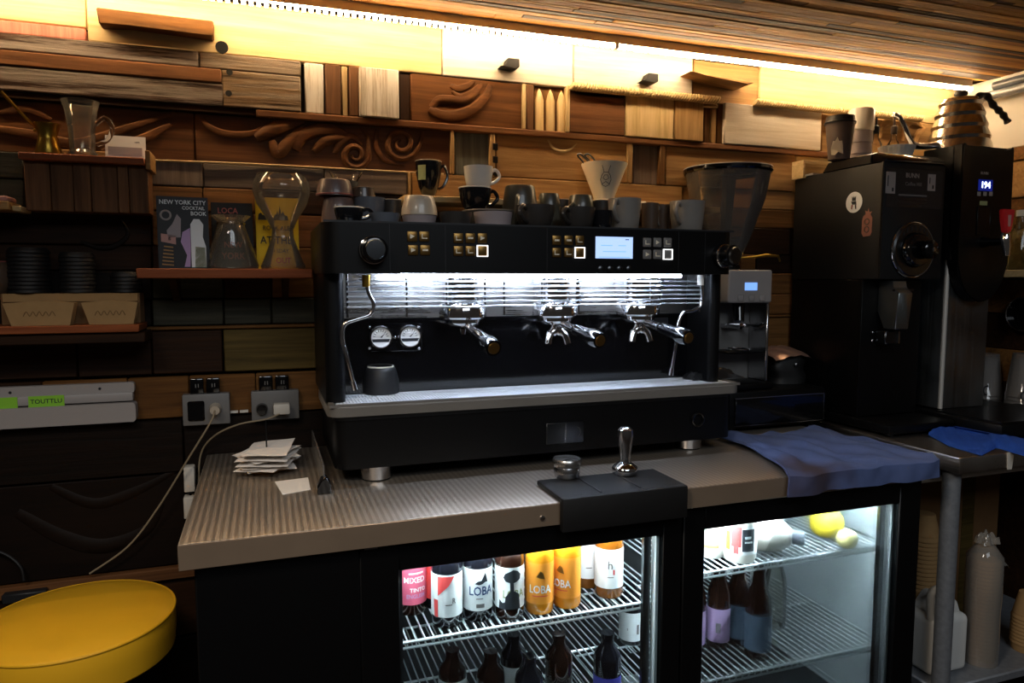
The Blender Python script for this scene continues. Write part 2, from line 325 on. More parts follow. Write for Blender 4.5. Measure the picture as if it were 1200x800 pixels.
# row B
plank(-500, 233, .508, .546, 'peeling', 1.898); plank(-500, 260, .474, .508, 'redbrown', 1.894); plank(-500, 262, .420, .474, 'peeling', 1.896)
B1 = plank(233, 353, .508, .546, 'weathered', 1.898); plank(260, 353, .420, .508, 'weathered', 1.896)
for px, z in ((269, .502), (268, .452)):
    x = Xat(px, 1.896, z); wb.part('bolt_hole', MB().cyl((x, 1.8953, z), (x, 1.90, z), .0075, n=12), 'hole')
for a, b_, m, f in ((357, 380, 'whitewash_up', 1.904), (381, 400, 'redbrown_up', 1.900), (400, 408, 'pine_up', 1.906), (409, 421, 'redbrown_up', 1.898), (421, 468, 'whitewash_up', 1.890),
                    (468, 481, 'dark_up', 1.912), (612, 617, 'pine_up', 1.902), (617, 626, 'redbrown_up', 1.904),
                    (667, 733, 'redbrown', 1.896), (733, 790, 'pine_up', 1.894), (791, 825, 'honey_up', 1.892), (825, 833, 'brown_up', 1.906), (833, 840, 'honey_up', 1.902), (840, 849, 'brown_up', 1.906), (849, 963, 'whitewash', 1.894), (963, 1125, 'honey', 1.912)):
    plank(a, b_, .420, .546, m, f)
cv = plank(481, 612, .420, .546, 'carved', 1.908)
def carve(pl, pts, rad, mat='carved', n=8, f=1.908, flat_=.55):
    """raised carving: a ridge following pixel points on the panel face"""
    P_ = [atY(x, y, f) for x, y in pts]; P_ = spline(P_, 5)
    rs = [rad*(.35+.65*math.sin(PI*min(1, .12+.88*i/(len(P_)-1)))) for i in range(len(P_))]
    mb = MB().tube(P_, rs, n)
    for v in mb.b.verts: v.co.y = f-(f-v.co.y)*flat_
    return wb.part('carving', mb, mat, pl)
carve(cv, [(503, 128), (517, 135), (535, 136), (556, 127), (570, 112), (574, 99)], .017)
carve(cv, [(505, 126), (514, 117), (528, 117), (545, 118), (558, 108), (565, 98)], .013)
carve(cv, [(528, 100), (537, 104), (549, 100), (556, 95)], .010); carve(cv, [(530, 107), (540, 113), (553, 108), (561, 99)], .008)
for k in range(3):                                        # gothic flutes
    x0 = 629+k*13.0
    xa, xb = Xat(x0, 1.9, .48), Xat(x0+10, 1.9, .48); xm = (xa+xb)/2; r = (xb-xa)/2
    wb.part('flute', MB().lathe([(r, .420), (r, .505), (r*.55, .526), (0, .540)], xm, 1.915, 14), 'pine_up')
plank(626, 667, .420, .546, 'brown_up', 1.916)
wb.part('flute_post', MB().box(Xat(664, 1.895, .48), Xat(668, 1.895, .48), 1.894, 1.93, .420, .550, .002), 'pine_up')
# rope mouldings and their boards
def rope(px0, px1, z, f=1.885, rad=.013):
    x0, x1 = Xat(px0, f, z), Xat(px1, f, z); n = int((x1-x0)/.009)
    rings = []; mb = MB()
    for i in range(n*2+1):
        x = x0+(x1-x0)*i/(n*2); r = rad*(1 if i % 2 else .82)
        rings.append(mb.ring([(x+.5*rad*math.cos(2*PI*k/10), f+.4*rad+r*math.sin(2*PI*k/10), z+r*math.cos(2*PI*k/10)) for k in range(10)]))
    mb.skin(rings); return wb.part('rope_moulding', mb, 'pine')
rope(670, 843, .547); rope(886, 1082, .552, 1.885)
plank(672, 842, .524, .538, 'honey', 1.896)
wb.part('small_ledge', MB().prism([(Xat(805, 1.87, .6), .612), (Xat(880, 1.87, .6), .600), (Xat(872, 1.87, .6), .592), (Xat(823, 1.87, .6), .604)], 'y', 1.85, 1.925, .001), 'honey')
for px, py in ((598, 76), (761, 93)):                     # black clips screwed to the pale boards
    p = atY(px, py, 1.89)
    wb.part('cable_clip', MB().prism([(p.x-.034, p.z-.010), (p.x-.016, p.z-.004), (p.x-.012, p.z+.014), (p.x+.022, p.z+.014), (p.x+.022, p.z-.008), (p.x+.01, p.z-.014)], 'y', 1.874, 1.908, .002), 'black_matt')
# ledge strip below row B
wb.part('ledge_strip', MB().box(Xat(-300, 1.88, .41), Xat(300, 1.88, .41), 1.900, WALL, .404, .420, .002), 'dark')
wb.part('ledge_strip', MB().box(Xat(300, 1.88, .41), 2.36, 1.896, WALL, .402, .420, .003), 'redbrown')
# row C: the carved frieze and framed inserts
fr = plank(-500, 228, .286, .404, 'carved', 1.912); fr2 = plank(228, 528, .286, .404, 'carved', 1.912)
wb.part('frieze_bead', MB().tube(spline([atY(-40, 181, 1.908), atY(240, 190, 1.906), atY(330, 194, 1.908), atY(405, 198, 1.906), atY(520, 204, 1.908)], 8), .0028, 6), 'pine', fr2)
CF = 1.910
carve(fr2, [(236, 137), (243, 147), (258, 155), (276, 158), (296, 156), (312, 148), (326, 140)], .009, f=CF)
carve(fr2, [(300, 162), (320, 152), (340, 145), (356, 141)], .020, f=CF)
carve(fr2, [(318, 165), (326, 180), (337, 168), (350, 156), (362, 150)], .016, f=CF)
carve(fr2, [(346, 176), (354, 160), (372, 152), (394, 153), (408, 160)], .018, f=CF)
carve(fr2, [(368, 178), (380, 166), (398, 162), (410, 164)], .014, f=CF)
carve(fr2, [(392, 180), (398, 168), (412, 160), (424, 170)], .010, f=CF)
def scroll(cx, cy, r0, turns, a0, d=1):
    return [(cx+r0*(1-.82*i/24)*math.cos(a0+d*turns*2*PI*i/24), cy+r0*(1-.82*i/24)*math.sin(a0+d*turns*2*PI*i/24)) for i in range(25)]
carve(fr2, [(424, 150), (431, 160), (432, 174)]+scroll(416, 182, 17, 1.6, -.3), .0085, f=CF, flat_=.9)
carve(fr2, [(495, 154), (492, 168)]+scroll(470, 168, 20, 1.7, .35), .0085, f=CF, flat_=.9)
carve(fr2, [(442, 152), (441, 172), (452, 188), (474, 194)], .008, f=CF)
carve(fr, [(-10, 150), (40, 158), (90, 168), (150, 150), (205, 132)], .012, f=CF); carve(fr, [(120, 178), (165, 164), (200, 146)], .012, f=CF); carve(fr, [(0, 132), (30, 128), (60, 140)], .010, f=CF)
for a, b_, m, f in ((528, 533, 'honey_up', 1.898), (533, 574, 'grey_green_up', 1.914), (574, 581, 'honey_up', 1.898), (581, 735, 'honey', 1.906), (735, 742, 'honey_up', 1.898), (742, 773, 'grey_brown_up', 1.916), (773, 780, 'brown_up', 1.898), (780, 932, 'honey', 1.904), (932, 1125, 'pine', 1.912)):
    q = plank(a, b_, .286, .404, m, f)
    if a == 581: arc = q
carve(arc, [(642, 164), (648, 173), (658, 177), (668, 175), (676, 168)], .004, 'pine', f=1.905)
for y in (172, 187, 202):
    p = atY(580, y, 1.9); wb.part('dark_plug', MB().box(p.x-.007, p.x+.008, 1.8965, 1.91, p.z-.009, p.z+.009, .001), 'darkest')
# row D and lower rows, hand-set on the left, running on behind the machines
rows = [
 (.226, .286, [(-500, 28, 'grey_green', 1.890), (176, 238, 'grey_brown_up', 1.908), (238, 380, 'grey_brown', 1.912), (380, 478, 'grey_brown', 1.906), (478, 482, 'honey_up', 1.9), (482, 800, 'honey', 1.904), (800, 932, 'honey', 1.908), (932, 1125, 'brown', 1.91)]),
 (.166, .226, [(-500, 28, 'grey_green', 1.890), (176, 238, 'brown', 1.908), (238, 300, 'brown', 1.906), (300, 480, 'dark', 1.910), (480, 800, 'brown', 1.908), (800, 932, 'brown', 1.906), (932, 1125, 'dark', 1.91)]),
 (.082, .166, [(-500, 178, 'dark', 1.914), (178, 300, 'brown', 1.908), (300, 482, 'redbrown', 1.910), (482, 700, 'dark', 1.906), (700, 872, 'brown', 1.91), (872, 926, 'dark', 1.902), (926, 1125, 'dark', 1.91)]),
 (.022, .082, [(-500, 178, 'dark', 1.914), (178, 262, 'dark', 1.906), (262, 480, 'brown', 1.908), (480, 700, 'dark', 1.906), (700, 868, 'brown', 1.908), (868, 886, 'orange', 1.900), (887, 1125, 'dark', 1.908)]),
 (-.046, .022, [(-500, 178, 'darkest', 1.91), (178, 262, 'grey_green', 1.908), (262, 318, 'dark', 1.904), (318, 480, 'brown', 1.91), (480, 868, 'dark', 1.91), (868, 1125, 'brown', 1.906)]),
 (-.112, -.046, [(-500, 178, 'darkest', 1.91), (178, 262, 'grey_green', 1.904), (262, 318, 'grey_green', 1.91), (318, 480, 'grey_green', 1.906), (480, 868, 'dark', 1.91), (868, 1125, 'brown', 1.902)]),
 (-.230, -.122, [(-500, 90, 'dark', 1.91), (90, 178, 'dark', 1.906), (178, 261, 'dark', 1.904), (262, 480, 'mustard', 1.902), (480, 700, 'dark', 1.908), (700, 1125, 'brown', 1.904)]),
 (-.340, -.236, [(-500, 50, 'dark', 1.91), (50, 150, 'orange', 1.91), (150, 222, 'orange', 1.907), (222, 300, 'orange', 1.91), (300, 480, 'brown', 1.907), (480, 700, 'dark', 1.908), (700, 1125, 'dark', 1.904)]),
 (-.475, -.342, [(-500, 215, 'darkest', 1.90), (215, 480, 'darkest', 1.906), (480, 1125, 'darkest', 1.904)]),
]
for z0, z1, segs in rows:
    for a, b_, m, f in segs: plank(a, b_, z0, z1, m, f)
plank(-500, 1500, -.122, -.112, 'brown', 1.895)
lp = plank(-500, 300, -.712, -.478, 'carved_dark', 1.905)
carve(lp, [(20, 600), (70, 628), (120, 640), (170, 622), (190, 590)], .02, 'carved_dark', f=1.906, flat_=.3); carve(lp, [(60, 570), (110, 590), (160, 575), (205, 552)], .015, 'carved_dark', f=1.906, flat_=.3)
dp = plank(-500, 178, .1, .101, 'dark'); bpy.data.objects.remove(dp)
carve(wb.o.children[-1], [(95, 283), (115, 290), (135, 288), (150, 274), (140, 256)], .006, 'carved_dark', f=1.912)
b0 = MB().box(-1.2, 1.55, 1.892, WALL, -.745, -.714, .003); wb.part('ledge_strip', b0, 'redbrown')
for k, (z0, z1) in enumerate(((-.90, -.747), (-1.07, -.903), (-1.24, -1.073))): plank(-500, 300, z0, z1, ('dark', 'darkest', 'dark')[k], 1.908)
bs = Setting('baseboard_back', MB().box(-1.2, -.16, 1.905, WALL, -H, -1.245, .004), 'darkest')
# right wall: painted board on top, open shelves below
wr = Setting('wall_right', MB().box(2.37, 2.45, .9, WALL+.08, -H, CEIL+.06), 'dark')
wr.part('painted_board', MB().box(2.345, 2.37, .95, WALL-.04, .435, .625, .002), 'white_paint')
wr.part('painted_board', MB().box(2.35, 2.37, .95, WALL-.04, .63, CEIL, .002), 'white_paint')
wr.part('plank', MB().box(2.335, 2.372, .95, WALL-.04, .39, .433, .003), 'brown')
for k, (z0, z1, m) in enumerate(((.27, .388, 'honey'), (.15, .268, 'brown'), (.035, .148, 'honey'), (-.11, .0, 'brown'), (-.23, -.112, 'dark'), (-.34, -.232, 'brown'), (-.46, -.342, 'dark'))):
    for j, (ya, yb) in enumerate(((.95, 1.3), (1.302, 1.6), (1.602, 1.89))):
        wr.part('plank', MB().box(2.352-.004*((k+j) % 3), 2.372, ya, yb, z0, z1, .002), m)
# ceiling of thin laths running along the wall
cl = Setting('ceiling', MB().box(-1.2, 2.40, .62, WALL, CEIL+.012, CEIL+.06), 'dark')
rnd = random.Random(3); y = 1.824; cnt = 0
lath_cache = {}
while y > .70:
    wdt = rnd.choice((.013, .016, .019, .023)) if y > 1.1 else .04; x = -1.15-rnd.random()*.5
    dz = rnd.choice((0, 0, .0008, .0016))
    while x < 2.37:
        ln = rnd.uniform(.6, 1.35); x1 = min(x+ln, 2.37); z = CEIL-dz-rnd.choice((0, .0004, .0008))
        if x1 > -1.15:
            cl.part('lath', MB().box(max(x, -1.15)+.0008, x1-.0008, y-wdt+.0012, y, z, CEIL+.013, .0012), 'lath%d' % rnd.choice((0, 0, 1, 1, 1, 2, 3, 4)))
        x = x1
    y -= wdt
# warm strip light tucked in the corner of wall and ceiling
st = Thing('strip_light', 'warm white strip light with tiny beads along the ceiling edge', 'strip light', (.6, 1.832, .645))
st.part('strip_tape', MB().box(-1.0, 2.30, 1.826, 1.842, .656, .6785), 'white_plastic')
mb = MB(); x = -1.0
while x < 2.30:
    mb.box(x, x+.0085, 1.829, 1.839, .645, .656); x += .0170
st.part('light_bead', mb, 'led_warm', kind='stuff')
st.part('strip_clip', MB().box(XY(717, 1.832), XY(717, 1.832)+.012, 1.8255, 1.8425, .643, .660, .001), 'white_plastic')
cdt = Thing('conduit_pipe', 'grey conduit pipe running along the top of the white wall', 'pipe', (2.30, 1.4, .64))
cdt.part('pipe', MB().cyl((2.315, .95, .615), (2.315, 1.86, .615), .014), 'galvanised')
cdt.part('pipe_clip', MB().torus((2.315, 1.5, .615), .016, .003, 'y', 16, 6).box(2.325, 2.345, 1.496, 1.504, .60, .632), 'galvanised')
single('pipe_sleeve', MB().cyl((2.318, 1.60, .6435), (2.318, 1.76, .6435), .014, n=14), 'lcd_small' if 0 else 'c_blue', 'short blue plastic sleeve lying on the grey conduit pipe', 'sleeve', (2.318, 1.68, .629))
# ------------------------------------------------------------------ back-bar fridge and its worktop
ZC = -.435; FY = 1.27
fg = Thing('glass_door_fridge', 'black two-door display fridge with lit shelves under the steel worktop', 'fridge', (.68, 1.58, -H))
FX0, FX1, FB, FZ0, FZ1 = -.125, 1.505, 1.885, -1.26, -.482
IX = [(.205, .80), (.865, 1.462)]
fg.part('top_panel', MB().box(FX0, FX1, FY+.03, FB, -.505, FZ1, .002), 'black')
fg.part('back_panel', MB().box(FX0, FX1, FB-.03, FB, FZ0, -.505), 'black')
fg.part('side_panel', MB().box(FX0, FX0+.02, FY+.03, FB-.03, FZ0, -.505), 'gunmetal'); fg.part('side_panel', MB().box(FX1-.02, FX1, FY+.03, FB-.03, FZ0, -.505), 'black')
fg.part('compressor_cover', MB().box(FX0, .15, FY, FY+.03, FZ0, FZ1-.002, .003), 'black')
fg.part('base_panel', MB().box(FX0+.02, FX1-.02, FY+.03, FB-.03, FZ0, -1.22), 'black')
for x in (FX0+.06, FX1-.06):
    for yy in (1.36, 1.80): fg.part('foot', MB().cyl((x, yy, -H), (x, yy, FZ0), .02, n=14), 'black')
for k, (a, b_) in enumerate(((.205, .832), (.832, 1.462))):
    mt = 'fridge_white'
    fg.part('liner_wall', MB().box(b_, b_+.006, FY+.032, FB-.03, -1.22, -.505) if k else MB().box(a-.006, a, FY+.032, FB-.03, -1.22, -.505), mt if k else 'charcoal')
    fg.part('liner_wall', MB().box(a, b_, FB-.04, FB-.03, -1.22, -.505), 'charcoal'); fg.part('liner_wall', MB().box(a, b_, FY+.05, FB-.04, -.515, -.506), mt)
    fg.part('liner_wall', MB().box(a, b_, FY+.05, FB-.04, -1.22, -1.21), mt)
    for yy in (1.34, 1.78) if k else ():
        mb = MB().box(b_-.006, b_, yy-.007, yy+.007, -1.2, -.52)
        fg.part('shelf_rail', mb, 'galvanised')
    fg.part('light_tube', MB().cyl((a+.03, FY+.062, -.524), (b_-.03, FY+.062, -.524), .008, n=10), 'fridge_tube_bright' if k else 'fridge_tube')
fg.part('centre_post', MB().box(.818, .846, FY+.032, FY+.048, FZ0+.02, -.505), 'black')
# doors: four frame bars, a pane, chrome inner trims, hinges
for k, (a, b_) in enumerate(((.150, .828), (.832, 1.505))):
    ga, gb = ((.222, .782), (.886, 1.437))[k]
    d = fg.part('door', MB().box(a, ga, FY, FY+.028, -1.24, FZ1-.004, .002).box(gb, b_, FY, FY+.028, -1.24, FZ1-.004, .002).box(ga, gb, FY, FY+.028, -.538, FZ1-.004, .002).box(ga, gb, FY, FY+.028, -1.24, -1.185, .002), 'black')
    fg.part('pane', MB().box(ga, gb, FY+.008, FY+.014, -1.185, -.538), 'pane', d)
    fg.part('inner_trim', MB().box(gb-.008, gb, FY+.015, FY+.034, -1.185, -.538, .001), 'wire', d); fg.part('inner_trim', MB().box(gb-.030, gb-.012, FY+.028, FY+.038, -1.185, -.538, .001), 'gunmetal', d)
    fg.part('gasket', MB().box(ga, ga+.01, FY+.028, FY+.034, -1.19, -.538).box(ga, gb, FY+.028, FY+.034, -1.195, -1.185), 'charcoal', d)
    hx = a+.02 if k == 0 else b_-.03
    fg.part('hinge', MB().box(hx-.012, hx+.012, FY-.004, FY+.02, FZ1-.006, FZ1-.001), 'galvanised', d)
ZL1, ZR1, ZL2, ZR2 = -.700, -.655, -.93, -.915
def wire_shelf(a, b_, z):
    mb = MB(); y0, y1 = FY+.05, FB-.06
    mb.tube([(a, y0, z-.004), (b_, y0, z-.004)], .0032, 6).tube([(a, y0, z-.016), (b_, y0, z-.016)], .0028, 6).tube([(a, y1, z-.004), (b_, y1, z-.004)], .0032, 6).tube([(a, (y0+y1)/2, z-.007), (b_, (y0+y1)/2, z-.007)], .003, 6)
    n = int((b_-a)/.0175)
    for i in range(n+1):
        x = a+(b_-a)*i/n; mb.tube([(x, y0, z-.014), (x, y0-.0005, z-.002), (x, y1, z-.002)], .0019, 5)
    fg.part('wire_shelf', mb, 'wire')
for z in (ZL1, ZL2, -1.14): wire_shelf(.209, .828, z)
for z in (ZR1, ZR2, -1.1): wire_shelf(.838, IX[1][1]-.004, z)
# worktop
ct = Thing('steel_worktop', 'brushed stainless steel worktop with folded edge under the espresso machine', 'worktop', (.68, 1.57, -.48))
top = ct.part('top_sheet', MB().box(-.147, 1.512, 1.2535, 1.895, -.4795, ZC, .002, 2), 'worktop_steel')
ct.part('front_edge', MB().box(-.147, 1.512, 1.2515, 1.2535, -.480, ZC-.0015, .0008), 'edge_steel')
for x in (XY(641, 1.252), ): ct.part('screw', MB().lathe([(0, 0), (.006, 0), (.005, .003), (0, .004)], 0, 0, 12).xf(Matrix.Translation((x-.008, 1.252, -.462)) @ Matrix.Rotation(PI/2, 4, 'X')), 'chrome')
# ------------------------------------------------------------------ things in the fridge
def bottle(label, px, py, z, R, Ht, glass, lab, group, neck=True, lz=(.024, .112), marks=(), rot=0, cat='bottle', cap=None, xy=None, shoulder=.68):
    p = atZ(px, py, z) if xy is None else Vector((xy[0], xy[1], z))
    n = math.hypot(p.x, p.y); cx, cy = (p.x+R*p.x/n, p.y+R*p.y/n) if xy is None else xy
    t = Thing('bottle', label, cat, (cx, cy, z), group)
    sh = Ht*shoulder
    t.part('glass_body', MB().lathe([(0, z), (R*.92, z), (R, z+.006), (R, z+sh), (R*.92, z+sh+(Ht-sh)*.22), (R*.55, z+sh+(Ht-sh)*.48), (.0145, z+sh+(Ht-sh)*.66), (.0135, z+Ht-.012), (.0155, z+Ht-.01), (.0155, z+Ht), (0, z+Ht)], cx, cy, 28), glass)
    if cap: t.part('cap', MB().lathe([(0, z+Ht+.001), (.0165, z+Ht+.001), (.0165, z+Ht-.02), (.0157, z+Ht-.02)][::-1], cx, cy, 18), cap)
    if lab:
        a = facing(cx, cy)+rot
        lb = t.part('label', arcpatch(cx, cy, R+.0006, a-1.75, a+1.75, z+lz[0], z+lz[1], 28), lab)
        zz = (lambda v: lz[0]+(v-.028)*(lz[1]-lz[0])/.107) if lz == (.024, .112) else (lambda v: v)
        for m in marks:
            if m[0] == 't': _, s, sz, col, da, dz, fw = m; t.part('lettering', text_mb(s, sz, around(cx, cy, R+.0010, a+da, z+zz(dz)), .0002, fw), col, lb)
            elif m[0] == 'p': _, col, a0, a1, z0, z1 = m; t.part('label_patch', arcpatch(cx, cy, R+.0009, a+a0, a+a1, z+zz(z0), z+zz(z1), 10), col, lb)
            elif m[0] == 's':
                _, col, pts = m; mf = around(cx, cy, R+.0010, a, z)
                mb = MB(); vs_ = [mb.b.verts.new((u, 0, v)) for u, v in pts]; mb.b.faces.new(vs_); bmesh.ops.triangulate(mb.b, faces=mb.b.faces[:]); bmesh.ops.subdivide_edges(mb.b, edges=mb.b.edges[:], cuts=4, use_grid_fill=True)
                for q in mb.b.verts: q.co = mf(q.co.x, zz(q.co.z), .0004)
                t.part('label_picture', mb, col, lb)
    return t
RB = .0305; BG = 'bottles on the upper left fridge shelf'
bottle('bottle with a pink label and white lettering, beside the hinge side of the fridge', 483, 722, ZL1, RB, .182, 'brown_glass', 'pink_label', BG, rot=.1, marks=(('t', 'MIXED', .017, 'label_white', .1, .092, .95), ('t', 'TINTO', .012, 'label_white', .35, .066, 1), ('t', 'ENGLISH', .012, 'mauve', .2, .05, .9), ('p', 'label_white', -.3, .75, .108, .112)))
bottle('dark bottle behind the pink-labelled one with a red and white label', 0, 0, ZL1, RB, .182, 'dark_glass', 'label_white', BG, xy=(.338, 1.452), marks=(('p', 'red_label', -1.2, -.2, .028, .135),))
bottle('dark bottle with a white label split by a slanted red wedge', 524, 737, ZL1, RB+.001, .184, 'dark_glass', 'label_white', BG, marks=(('s', 'red_label', ((-.028, .028), (-.019, .028), (-.019, .072), (-.03, .072))), ('s', 'red_label', ((-.019, .131), (.016, .131), (.004, .108), (-.019, .082))), ('t', 'R', .016, 'mid_grey', .45, .068, .8), ('p', 'mid_grey', -.1, .35, .058, .0605)))
bottle('dark bottle with a white label, seal picture and blue lettering', 560, 729, ZL1, RB, .182, 'dark_glass', 'label_white', BG, marks=(
    ('s', 'label_ink', ((-.006, .098), (.0, .104), (.008, .106), (.012, .116), (.0165, .126), (.0175, .112), (.0215, .102), (.015, .101), (.010, .097), (.003, .095))), ('t', 'LOBA', .026, 'navy', .23, .078, .8), ('p', 'mid_grey', -.1, .45, .036, .046), ('p', 'mid_grey', -.1, .35, .058, .0605)))
bottle('brown bottle with a white label and black tree silhouette', 597, 727, ZL1, RB, .182, 'brown_glass', 'label_white', BG, marks=(
    ('s', 'label_ink', ((-.008, .100), (-.013, .110), (-.009, .120), (.0, .125), (.008, .130), (.018, .126), (.025, .116), (.023, .104), (.015, .098), (.006, .095))), ('s', 'label_ink', ((.002, .072), (.001, .098), (.009, .098), (.010, .072))), ('s', 'label_ink', ((-.012, .028), (-.008, .060), (.0, .074), (.012, .074), (.021, .066), (.024, .028))), ('s', 'label_ink', ((-.024, .028), (-.022, .052), (-.015, .044), (-.010, .046), (-.008, .028))), ('t', 'LOBA', .024, 'green_label', .3, .066, .8)))
ob = (('s', 'bronze', ((-.007, .100), (.002, .116), (.008, .110), (.012, .094), (.002, .096))), ('t', 'LOBA', .024, 'label_white', .05, .066, .8), ('p', 'red_label', -.5, .6, .048, .0505))
bottle('orange bottle with an orange label beside the tree-label bottle', 632, 721, ZL1, RB, .182, 'orange_liquid', 'orange_label', BG, marks=ob)
bottle('orange bottle with an orange label beside the white-labelled bottles', 664, 714, ZL1, RB, .182, 'orange_liquid', 'orange_label', BG, marks=ob, rot=-.55)
bottle('amber bottle with a white label standing behind the orange bottles', 688, 690, ZL1, RB, .182, 'amber_liquid', 'label_white', BG, marks=(('p', 'mid_grey', -.1, .35, .058, .0605),))
bottle('amber bottle with a plain white label and a small fox mark', 713, 702, ZL1, RB+.001, .184, 'amber_liquid', 'label_white', BG, marks=(('t', 'h', .026, 'mid_grey', .1, .092, 1), ('p', 'red_label', .3, .42, .066, .08), ('p', 'mid_grey', -.1, .35, .058, .0605)))
for i, (x, yy) in enumerate(((.60, 1.60), (.665, 1.66), (.735, 1.56))):
    bottle(('dark bottle with a teal cap deep in the upper left shelf, middle one', 'dark bottle with a teal cap deep in the upper left shelf, rearmost', 'dark bottle with a teal cap behind the fox-mark bottle')[i], 0, 0, ZL1, .029, .15, 'dark_glass', None, BG, xy=(x, yy), cap='teal', shoulder=.45)
LG = 'bottles on the lower left fridge shelf'
bottle('dark bottle with a white barcode label on the lower left shelf', 739, 757, ZR2, .030, .17, 'dark_glass', 'label_white', LG, lz=(.012, .085), shoulder=.55, marks=(('p', 'mid_grey', .5, .7, .03, .055), ('p', 'mid_grey', -.3, -.25, .04, .046)))
for i, (px, yy, hh, g, lb) in enumerate(((530, 1.46, .15, 'brown_glass', 'label_white'), (575, 1.40, .165, 'brown_glass', 'label_white'), (602, 1.47, .155, 'dark_glass', 'label_white'), (620, 1.37, .155, 'dark_glass', 'label_white'), (712, 1.38, .14, 'dark_glass', 'blue_purple'), (655, 1.42, .165, 'brown_glass', None))):
    bottle(('brown bottle under the pink-labelled bottle, half in shadow', 'brown bottle with a white label below the seal-label bottle', 'dark bottle with a narrow white label behind its lower neighbours', 'dark bottle with a white label below the tree-label bottle', 'dark bottle with a violet-blue label on the lower left shelf', 'plain brown bottle without label on the lower left shelf')[i], 0, 0, ZL2, .031, hh-.032+.03*(i == 4), g, lb, LG, xy=(Xat(px, yy, -.8), yy), shoulder=.58, lz=(.006, .058 if i < 4 else .045))
# upper right shelf
RG = 'food on the upper right fridge shelf'
def jar(label, px, py, R, Ht, lab, marks):
    p = atZ(px, py, ZR1); n = math.hypot(p.x, p.y); cx, cy = p.x+R*p.x/n, p.y+R*p.y/n; z = ZR1
    t = Thing('sauce_jar', label, 'jar', (cx, cy, z), RG)
    t.part('jar_body', MB().lathe([(0, z), (R*.9, z), (R, z+.01), (R, z+Ht-.03), (R*.8, z+Ht-.012), (R*.62, z+Ht-.01), (R*.62, z+Ht), (0, z+Ht)], cx, cy, 28), 'c_white')
    t.part('lid', MB().lathe([(R*.66, z+Ht-.012), (R*.66, z+Ht+.003), (0, z+Ht+.003)], cx, cy, 22), 'c_white')
    a = facing(cx, cy); lb = t.part('label', arcpatch(cx, cy, R+.0006, a-1.7, a+1.7, z+.022, z+Ht-.036, 28), lab)
    for col, a0, a1, z0, z1 in marks: t.part('label_patch', arcpatch(cx, cy, R+.0009, a+a0, a+a1, z+z0, z+z1), col, lb)
jar('white sauce jar with a red and black printed label on the upper right shelf', 866, 661, .038, .125, 'label_white', (('orange_label', -.9, -.55, .03, .075), ('red_label', -.5, .1, .04, .089), ('red_label', -.35, -.05, .024, .04), ('label_ink', .15, .95, .03, .083), ('label_white', .3, .8, .05, .054), ('label_white', .3, .7, .06, .066)))
jar('pale jar with a cream label beside the door frame on the upper right shelf', 832, 655, .034, .115, 'cream', (('card', -.5, .6, .026, .034),))
p = atZ(905, 645, ZR1); t = Thing('squeeze_bottle', 'white plastic bottle lying on its side with a dark screw cap', 'bottle', (p.x, p.y+.04, ZR1), RG)
R_ = .042; ax = Vector((.75, -.66, 0)).normalized(); c0 = atZ(921, 628, ZR1+R_)
def lying(mb): return mb.xf(Matrix.Translation(c0) @ ax.to_track_quat('Z', 'Y').to_matrix().to_4x4())
t.part('body', lying(MB().lathe([(0, -.16), (.036, -.16), (R_, -.15), (R_, -.03), (.036, -.008), (.02, .012), (.016, .014), (0, .014)], 0, 0, 26)), 'c_white')
t.part('cap', lying(MB().lathe([(0, .0145), (.0175, .0145), (.0175, .040), (.0165, .041), (0, .041)], 0, 0, 22)), 'c_blue')
for lab, px, py, r, m in (('large yellow grapefruit on the upper right fridge shelf', 968, 634, .040, 'lemon'), ('small pale lemon in front of the yellow grapefruit', 992, 645, .024, 'lemon_pale')):
    p = atZ(px, py, ZR1); n = math.hypot(p.x, p.y); c = (p.x+r*.7*p.x/n, p.y+r*.7*p.y/n, ZR1+r)
    t = Thing('citrus_fruit', lab, 'fruit', (c[0], c[1], ZR1), RG); t.part('peel', MB().ball(c, r*1.06, r, r, 24, 16), m); t.part('stem_end', MB().cyl((c[0]+r*1.02, c[1], c[2]), (c[0]+r*1.09, c[1], c[2]), r*.16, r*.1, 10), 'bronze')
QG = 'bottles on the lower right fridge shelf'
bottle('brown bottle with a mauve label beside the door frame', 812, 766, ZR2, .029, .235, 'brown_glass', 'mauve', QG, lz=(.02, .105), shoulder=.52)
bottle('brown bottle with a mauve label and small print, lower right shelf', 841, 762, ZR2, .029, .235, 'brown_glass', 'mauve', QG, lz=(.02, .105), shoulder=.52, rot=-.55, marks=(('p', 'mid_grey', .35, .75, .045, .07),))
bottle('brown bottle with a slate-blue label, standing behind', 864, 758, ZR2, .029, .235, 'brown_glass', 'slate_label', QG, lz=(.02, .105), shoulder=.52)
bottle('brown bottle with a slate-blue label, standing in front', 887, 775, ZR2, .031, .24, 'brown_glass', 'slate_label', QG, lz=(.022, .112), shoulder=.52)
bottle('clear half-full water bottle beside the slate-labelled bottles', 907, 738, ZR2, .029, .235, 'thin_glass', None, QG, shoulder=.45)
bottle('brown bottle with a slate-blue label hidden behind its twins', 0, 0, ZR2, .029, .235, 'brown_glass', 'slate_label', QG, xy=(1.02, 1.60), lz=(.02, .105), shoulder=.52)
t = Thing('metal_tray', 'dark metal tray at the bottom of the right fridge compartment', 'tray', (1.2, 1.55, -1.098), None); t.part('tray_pan', MB().box(.95, 1.40, 1.36, 1.74, -1.098, -1.07, .01, 2), 'gunmetal'); t.part('tray_handle', MB().tube(spline([(1.3, 1.37, -1.07), (1.3, 1.36, -1.045), (1.36, 1.36, -1.045), (1.36, 1.37, -1.07)], 5), .006, 8), 'black')
